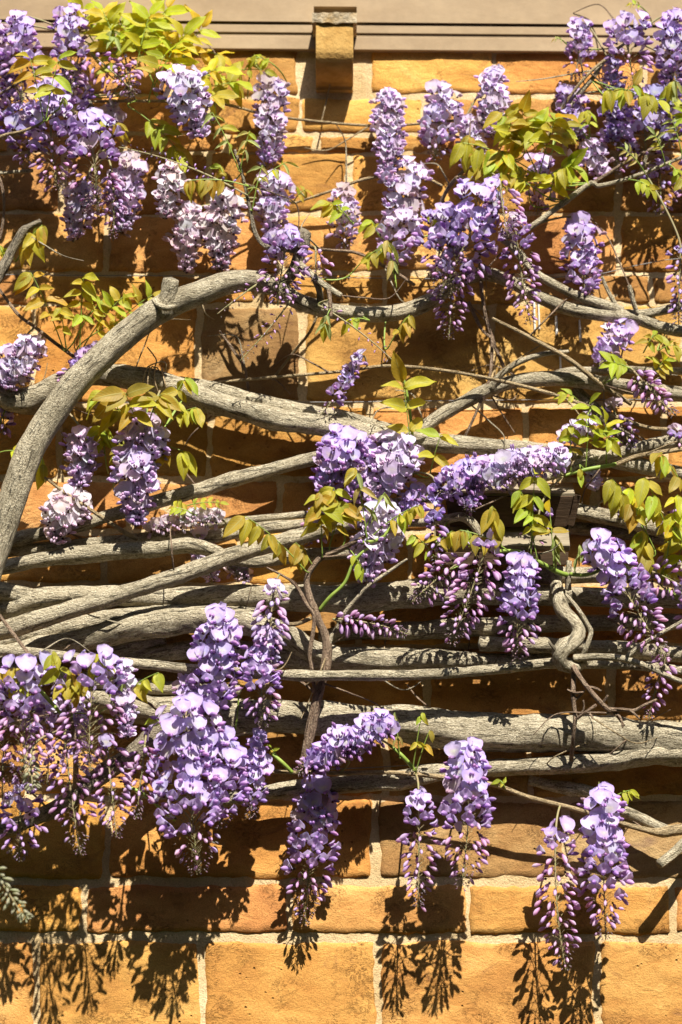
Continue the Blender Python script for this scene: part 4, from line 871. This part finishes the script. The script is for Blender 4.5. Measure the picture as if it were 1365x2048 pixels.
# compound leaf: base px, tip px, pairs, leaflet length px, kind, droop, depth base, depth tip
LEAF = [
 (250, 140, 205, 20, 4, 60, 'lime', .15, .10, .12), (270, 150, 300, 30, 4, 64, 'lime', .15, .10, .12), (310, 170, 370, 70, 4, 64, 'lime', .15, .10, .12), (300, 190, 330, 110, 3, 66, 'green', .3, .11, .13), (340, 200, 430, 140, 3, 64, 'lime', .25, .1, .12), (260, 180, 220, 90, 3, 62, 'green', .2, .09, .11), (350, 150, 340, 90, 3, 58, 'lime', .2, .07, .09),
 (390, 1030, 350, 1015, 3, 24, 'green', .1, .09, .1), (1000, 300, 1030, 250, 3, 62, 'olive', .4, .11, .13), (1090, 300, 1060, 250, 3, 62, 'green', .4, .11, .13), (1040, 340, 1000, 300, 3, 60, 'lime', .6, .11, .12),
 (232, 150, 165, 25, 4, 58, 'lime', .1, .08, .10), (262, 170, 335, 15, 4, 62, 'lime', .1, .07, .09), (300, 150, 240, 45, 4, 60, 'green', .15, .09, .10), (330, 190, 405, 55, 4, 60, 'lime', .1, .08, .09), (350, 205, 470, 165, 3, 62, 'green', .2, .08, .10),
 (400, 160, 530, 140, 4, 34, 'green', .2, .06, .08), (260, 215, 355, 300, 4, 66, 'green', .3, .09, .11), (310, 120, 300, 50, 4, 58, 'lime', .1, .06, .07), (370, 230, 430, 190, 3, 56, 'olive', .2, .1, .12), (240, 110, 290, 60, 3, 56, 'lime', .2, .07, .08), (380, 110, 440, 110, 2, 48, 'lime', .2, .06, .07), (210, 100, 190, 40, 3, 50, 'green', .1, .06, .07), (420, 150, 470, 175, 1, 66, 'green', .3, .08, .09),
 (88, 240, 60, 115, 3, 56, 'bronze', .35, .19, .21), (92, 240, 118, 118, 3, 52, 'olive', .45, .19, .21), (120, 215, 130, 195, 2, 26, 'young', .8, .18, .18), (235, 90, 225, 60, 2, 50, 'young', .7, .12, .12), (190, 240, 235, 250, 2, 50, 'olive', .4, .1, .12),
 (478, 340, 425, 225, 3, 40, 'young', .5, .17, .18), (482, 335, 500, 262, 3, 36, 'young', .6, .17, .18), (500, 385, 572, 325, 3, 36, 'young', .5, .16, .17), (495, 372, 375, 362, 4, 46, 'bronze', .8, .17, .19), (505, 420, 525, 330, 3, 34, 'young', .5, .16, .17), (450, 360, 440, 330, 2, 40, 'olive', .6, .12, .12),
 (128, 700, 62, 545, 4, 56, 'bronze', .45, .10, .14), (160, 700, 168, 555, 4, 50, 'olive', .5, .11, .14), (170, 690, 245, 595, 4, 44, 'green', .25, .10, .13), (195, 690, 305, 590, 4, 42, 'green', .2, .1, .13), (132, 690, 122, 615, 3, 44, 'olive', .5, .11, .13), (150, 680, 205, 600, 3, 44, 'green', .3, .11, .12), (35, 520, 85, 450, 3, 66, 'olive', .8, .13, .15), (10, 520, 0, 490, 2, 40, 'green', .5, .1, .1), (160, 690, 250, 640, 3, 44, 'olive', .4, .1, .12),
 (265, 860, 205, 780, 3, 74, 'olive', .45, .13, .16), (280, 865, 250, 785, 3, 70, 'bronze', .5, .14, .17), (325, 850, 372, 755, 3, 52, 'green', .5, .13, .15), (340, 845, 392, 815, 3, 56, 'olive', .75, .12, .15), (290, 890, 372, 905, 2, 66, 'olive', .7, .1, .12), (210, 905, 205, 850, 3, 54, 'green', .7, .1, .12), (90, 955, 85, 915, 1, 60, 'olive', .8, .08, .09), (300, 840, 320, 790, 3, 56, 'bronze', .5, .15, .17), (230, 940, 245, 880, 3, 44, 'green', .7, .07, .09), (350, 1020, 440, 1005, 4, 24, 'green', .1, .09, .1), (0, 905, 45, 905, 1, 40, 'lime', .2, .07, .08),
 (828, 950, 806, 765, 3, 72, 'olive', .15, .10, .14), (860, 950, 882, 870, 2, 56, 'olive', .4, .1, .13), (790, 560, 775, 480, 2, 54, 'young', .8, .13, .15), (705, 545, 768, 492, 3, 38, 'olive', .7, .13, .15), (660, 620, 650, 650, 2, 44, 'young', .8, .15, .15), (780, 690, 820, 630, 3, 46, 'bronze', .85, .12, .14), (735, 640, 700, 640, 1, 40, 'olive', .4, .12, .13),
 (700, 440, 662, 405, 3, 46, 'green', .4, .09, .1), (880, 470, 872, 430, 2, 46, 'green', .4, .08, .09), (755, 465, 742, 440, 2, 44, 'green', .5, .07, .08),
 (610, 1140, 490, 1032, 4, 66, 'bronze', .7, .15, .18), (645, 1112, 640, 985, 4, 60, 'bronze', .55, .15, .18), (690, 1075, 668, 975, 3, 62, 'olive', .5, .15, .17), (735, 1080, 712, 935, 3, 48, 'young', .7, .16, .18), (745, 1072, 838, 1010, 4, 44, 'olive', .6, .15, .17), (625, 1130, 592, 1085, 3, 50, 'bronze', .8, .14, .15), (730, 1060, 770, 985, 2, 44, 'young', .8, .16, .17), (700, 1100, 720, 1130, 2, 40, 'green', .7, .14, .15), (660, 1090, 690, 1010, 3, 56, 'bronze', .5, .14, .16),
 (1005, 1102, 985, 1012, 3, 58, 'bronze', .75, .14, .17), (1062, 1112, 1070, 945, 3, 62, 'olive', .6, .15, .18), (1075, 1120, 1042, 980, 3, 50, 'olive', .6, .15, .17), (1015, 1100, 920, 1060, 3, 50, 'bronze', .75, .14, .16), (1112, 1135, 1112, 1070, 3, 46, 'young', .85, .13, .15), (880, 1130, 830, 1070, 3, 42, 'olive', .6, .12, .15), (1108, 1135, 1100, 1025, 1, 62, 'bronze', .3, .14, .16), (955, 1095, 935, 1060, 2, 40, 'young', .8, .14, .15), (1150, 1140, 1160, 1090, 2, 38, 'young', .85, .12, .14), (870, 1095, 905, 1062, 2, 46, 'olive', .8, .13, .15), (1200, 1120, 1195, 1080, 2, 34, 'young', .9, .13, .14),
 (1310, 1100, 1225, 958, 4, 66, 'bronze', .75, .13, .17), (1340, 1080, 1290, 955, 3, 70, 'olive', .75, .13, .17), (1335, 1110, 1355, 990, 3, 60, 'lime', .6, .13, .16), (1300, 1150, 1285, 1060, 3, 56, 'olive', .8, .12, .14), (1380, 1000, 1320, 905, 3, 56, 'bronze', .6, .12, .15), (1350, 1140, 1370, 1080, 3, 56, 'lime', .5, .1, .12), (1320, 1160, 1340, 1110, 3, 50, 'olive', .7, .09, .1), (1290, 1040, 1260, 975, 3, 58, 'lime', .75, .12, .14), (1390, 1090, 1350, 1040, 3, 60, 'olive', .6, .12, .14),
 (1142, 945, 1140, 850, 3, 40, 'green', .55, .09, .11), (1172, 938, 1180, 805, 4, 44, 'green', .4, .09, .12), (1213, 928, 1212, 850, 3, 42, 'lime', .2, .09, .11), (1180, 850, 1220, 880, 2, 44, 'green', .2, .1, .11), (1160, 930, 1160, 945, 1, 34, 'olive', .9, .1, .1), (1155, 800, 1130, 785, 2, 34, 'green', .4, .07, .08),
 (1070, 345, 925, 285, 4, 68, 'olive', .7, .09, .13), (1072, 340, 1005, 225, 4, 66, 'olive', .5, .09, .13), (1080, 345, 1112, 235, 4, 68, 'olive', .4, .09, .13), (1090, 360, 1140, 330, 3, 62, 'green', .5, .09, .12), (1080, 385, 1000, 345, 3, 60, 'green', .5, .09, .11), (1050, 300, 1045, 225, 3, 58, 'bronze', .4, .1, .13), (1100, 395, 1110, 350, 3, 56, 'lime', .5, .08, .1), (1060, 400, 1050, 340, 3, 54, 'green', .4, .07, .09), (960, 330, 940, 270, 3, 56, 'bronze', .7, .1, .12), (1020, 380, 960, 330, 3, 56, 'olive', .6, .1, .12), (1110, 290, 1130, 250, 3, 60, 'green', .4, .1, .12),
 (1265, 185, 1215, 180, 2, 60, 'olive', .85, .1, .13), (1270, 190, 1300, 190, 3, 62, 'olive', .7, .1, .13), (1340, 200, 1350, 160, 2, 48, 'young', .8, .1, .12), (1300, 210, 1345, 195, 2, 48, 'green', .3, .1, .11), (1240, 195, 1270, 170, 2, 54, 'bronze', .6, .11, .13), (1180, 270, 1175, 220, 2, 46, 'olive', .5, .08, .09), (1290, 345, 1250, 300, 4, 30, 'young', .2, .1, .12), (1330, 325, 1310, 270, 4, 30, 'young', .2, .1, .12), (1365, 315, 1345, 240, 4, 34, 'young', .2, .1, .12), (1260, 360, 1300, 375, 3, 40, 'green', .3, .1, .11), (1340, 330, 1365, 360, 3, 40, 'green', .3, .1, .11), (1370, 280, 1370, 210, 4, 36, 'green', .2, .1, .12), (1290, 20, 1262, 8, 3, 16, 'young', .1, .09, .1), (1130, 85, 1112, 78, 2, 16, 'young', .1, .09, .1),
 (145, 1425, 108, 1302, 3, 54, 'olive', .75, .21, .24), (150, 1410, 205, 1302, 3, 52, 'olive', .7, .2, .22), (235, 1400, 318, 1345, 3, 50, 'olive', .7, .18, .21), (50, 1410, 28, 1335, 3, 46, 'olive', .6, .2, .22), (150, 1420, 150, 1330, 3, 56, 'bronze', .8, .21, .23), (225, 1400, 240, 1350, 2, 40, 'young', .6, .2, .21), (0, 1420, 0, 1345, 2, 44, 'olive', .6, .18, .2), (330, 1460, 310, 1435, 3, 26, 'young', .2, .16, .16),
 (826, 1538, 845, 1425, 2, 32, 'olive', .6, .085, .11), (800, 1515, 790, 1425, 2, 32, 'young', .7, .085, .1), (832, 1545, 860, 1460, 1, 36, 'bronze', .5, .08, .1), (1215, 1602, 1262, 1580, 3, 26, 'green', .5, .06, .08), (1200, 1598, 1195, 1585, 2, 26, 'young', .5, .06, .08), (1010, 1575, 1000, 1560, 2, 20, 'green', .3, .08, .08), (555, 1512, 535, 1490, 2, 20, 'green', .4, .1, .1),
 (1290, 700, 1310, 670, 3, 42, 'green', .4, .09, .11), (1270, 745, 1225, 725, 3, 42, 'green', .3, .1, .12), (1300, 760, 1330, 720, 3, 38, 'olive', .4, .08, .1), (1240, 740, 1235, 725, 3, 30, 'young', .3, .1, .11), (1320, 700, 1350, 690, 2, 40, 'green', .4, .07, .08),
 (548, 130, 512, 115, 3, 26, 'green', .3, .07, .08), (500, 150, 510, 110, 3, 30, 'young', .5, .07, .08), (590, 400, 610, 380, 2, 26, 'green', .4, .05, .06), (420, 240, 410, 235, 2, 38, 'young', .85, .12, .12),
]
LL = []; LSTK = []
for li, (x0, y0, x1, y1, pairs, ln, kind, droop, d0, d1) in enumerate(LEAF):
    A, B = P(x0, y0, d0), P(x1, y1, d1); L = (B-A).length; mid = A.lerp(B, .5)+Vector((0, -.01, .10*L))
    path = bez(A, mid, B, 12); na = nearest_axis(A, .12); sv, st_ = [], []
    v, q, u = tube([(p-A, .0012*(1-.5*i/11)) for i, p in enumerate(path)], 5, 0, step=.02); sv += v; st_ += tri(q)
    end = na if na is not None else A-(path[1]-path[0]).normalized()*.03+Vector((0, .03, 0))
    v, q, u = tube([(p-A, .0013) for p in bez(A, A-(path[1]-path[0]).normalized()*(end-A).length*.4, end, 7)], 5, 0, step=.02); b = len(sv); sv += v; st_ += [(x+b, y+b, z+b) for x, y, z in tri(q)]
    LSTK.append((A, sv, st_))
    items = [(1.0, 0)]
    for k in range(pairs):
        t = .42+.50*(k/(max(1, pairs-1))) if pairs > 1 else .6
        items += [(t, -1), (t, 1)]
    for t, sgn in items:
        f = t*11; i = min(10, int(f)); p = path[i].lerp(path[i+1], min(1, f-i)); tx = (path[min(i+1, 11)]-path[i]).normalized()
        view = (Vector((.1, -1, .45))+Vector((lr.gauss(0, .35), 0, lr.gauss(0, .3)))).normalized()
        side = tx.cross(view).normalized()*sgn
        dr = droop*lr.uniform(.7, 1.25)
        dv = (tx*(.75 if sgn == 0 else .50)+side*.9)*(1-dr*.8)+Vector((lr.gauss(0, .1), -.12+lr.gauss(0, .12), -1.25*dr))
        dv.normalize(); nn = (view-dv*view.dot(dv)).normalized(); yy = nn.cross(dv)
        sz = ln*MPP(p)*lr.uniform(.62, 1.06)*(1.0 if t > .5 else .88)
        kd = kind
        if lr.random() < .15: kd = {'green': 'olive', 'olive': 'bronze', 'bronze': 'olive', 'lime': 'green', 'young': 'olive'}[kind]
        m = Matrix(((dv.x*sz, yy.x*sz, nn.x*sz, p.x), (dv.y*sz, yy.y*sz, nn.y*sz, p.y), (dv.z*sz, yy.z*sz, nn.z*sz, p.z), (0, 0, 0, 1)))
        LL.append((li, (kd, lr.randrange(7)), m, sz*(1.3 if 0 < x1 < 1365 and 0 < y1 < 2048 else .2)))
sepL = set(sorted(range(len(LL)), key=lambda i: -LL[i][3])[:300]); byl = {}
for i, l in enumerate(LL): byl.setdefault(l[0], []).append(i)
for li, (A, sv, st_) in enumerate(LSTK):
    cl = obj('compound_leaf', mk_mesh('compound_leaf', [tuple(v) for v in sv], st_, M['green']), vine, A); vv, tt, cc, uu = [], [], [], []; off = 0
    for i in byl[li]:
        _, key, m, s = LL[i]
        if i in sepL: obj('leaflet', leaf_mesh(key), cl, M4=m); continue
        V, T, C, U = LT[key]; mm = np.array(m); vv.append(V@mm[:3, :3].T+mm[:3, 3]-np.array(A)); tt.append(T+off); cc.append(C*RNG.uniform(.85, 1.15)); uu.append(U); off += len(V)
    if vv: obj('small_leaflets', mk_mesh('small_leaflets', np.vstack(vv), np.vstack(tt), M['leaf'], np.vstack(cc), np.vstack(uu)), cl, A, kind='stuff')
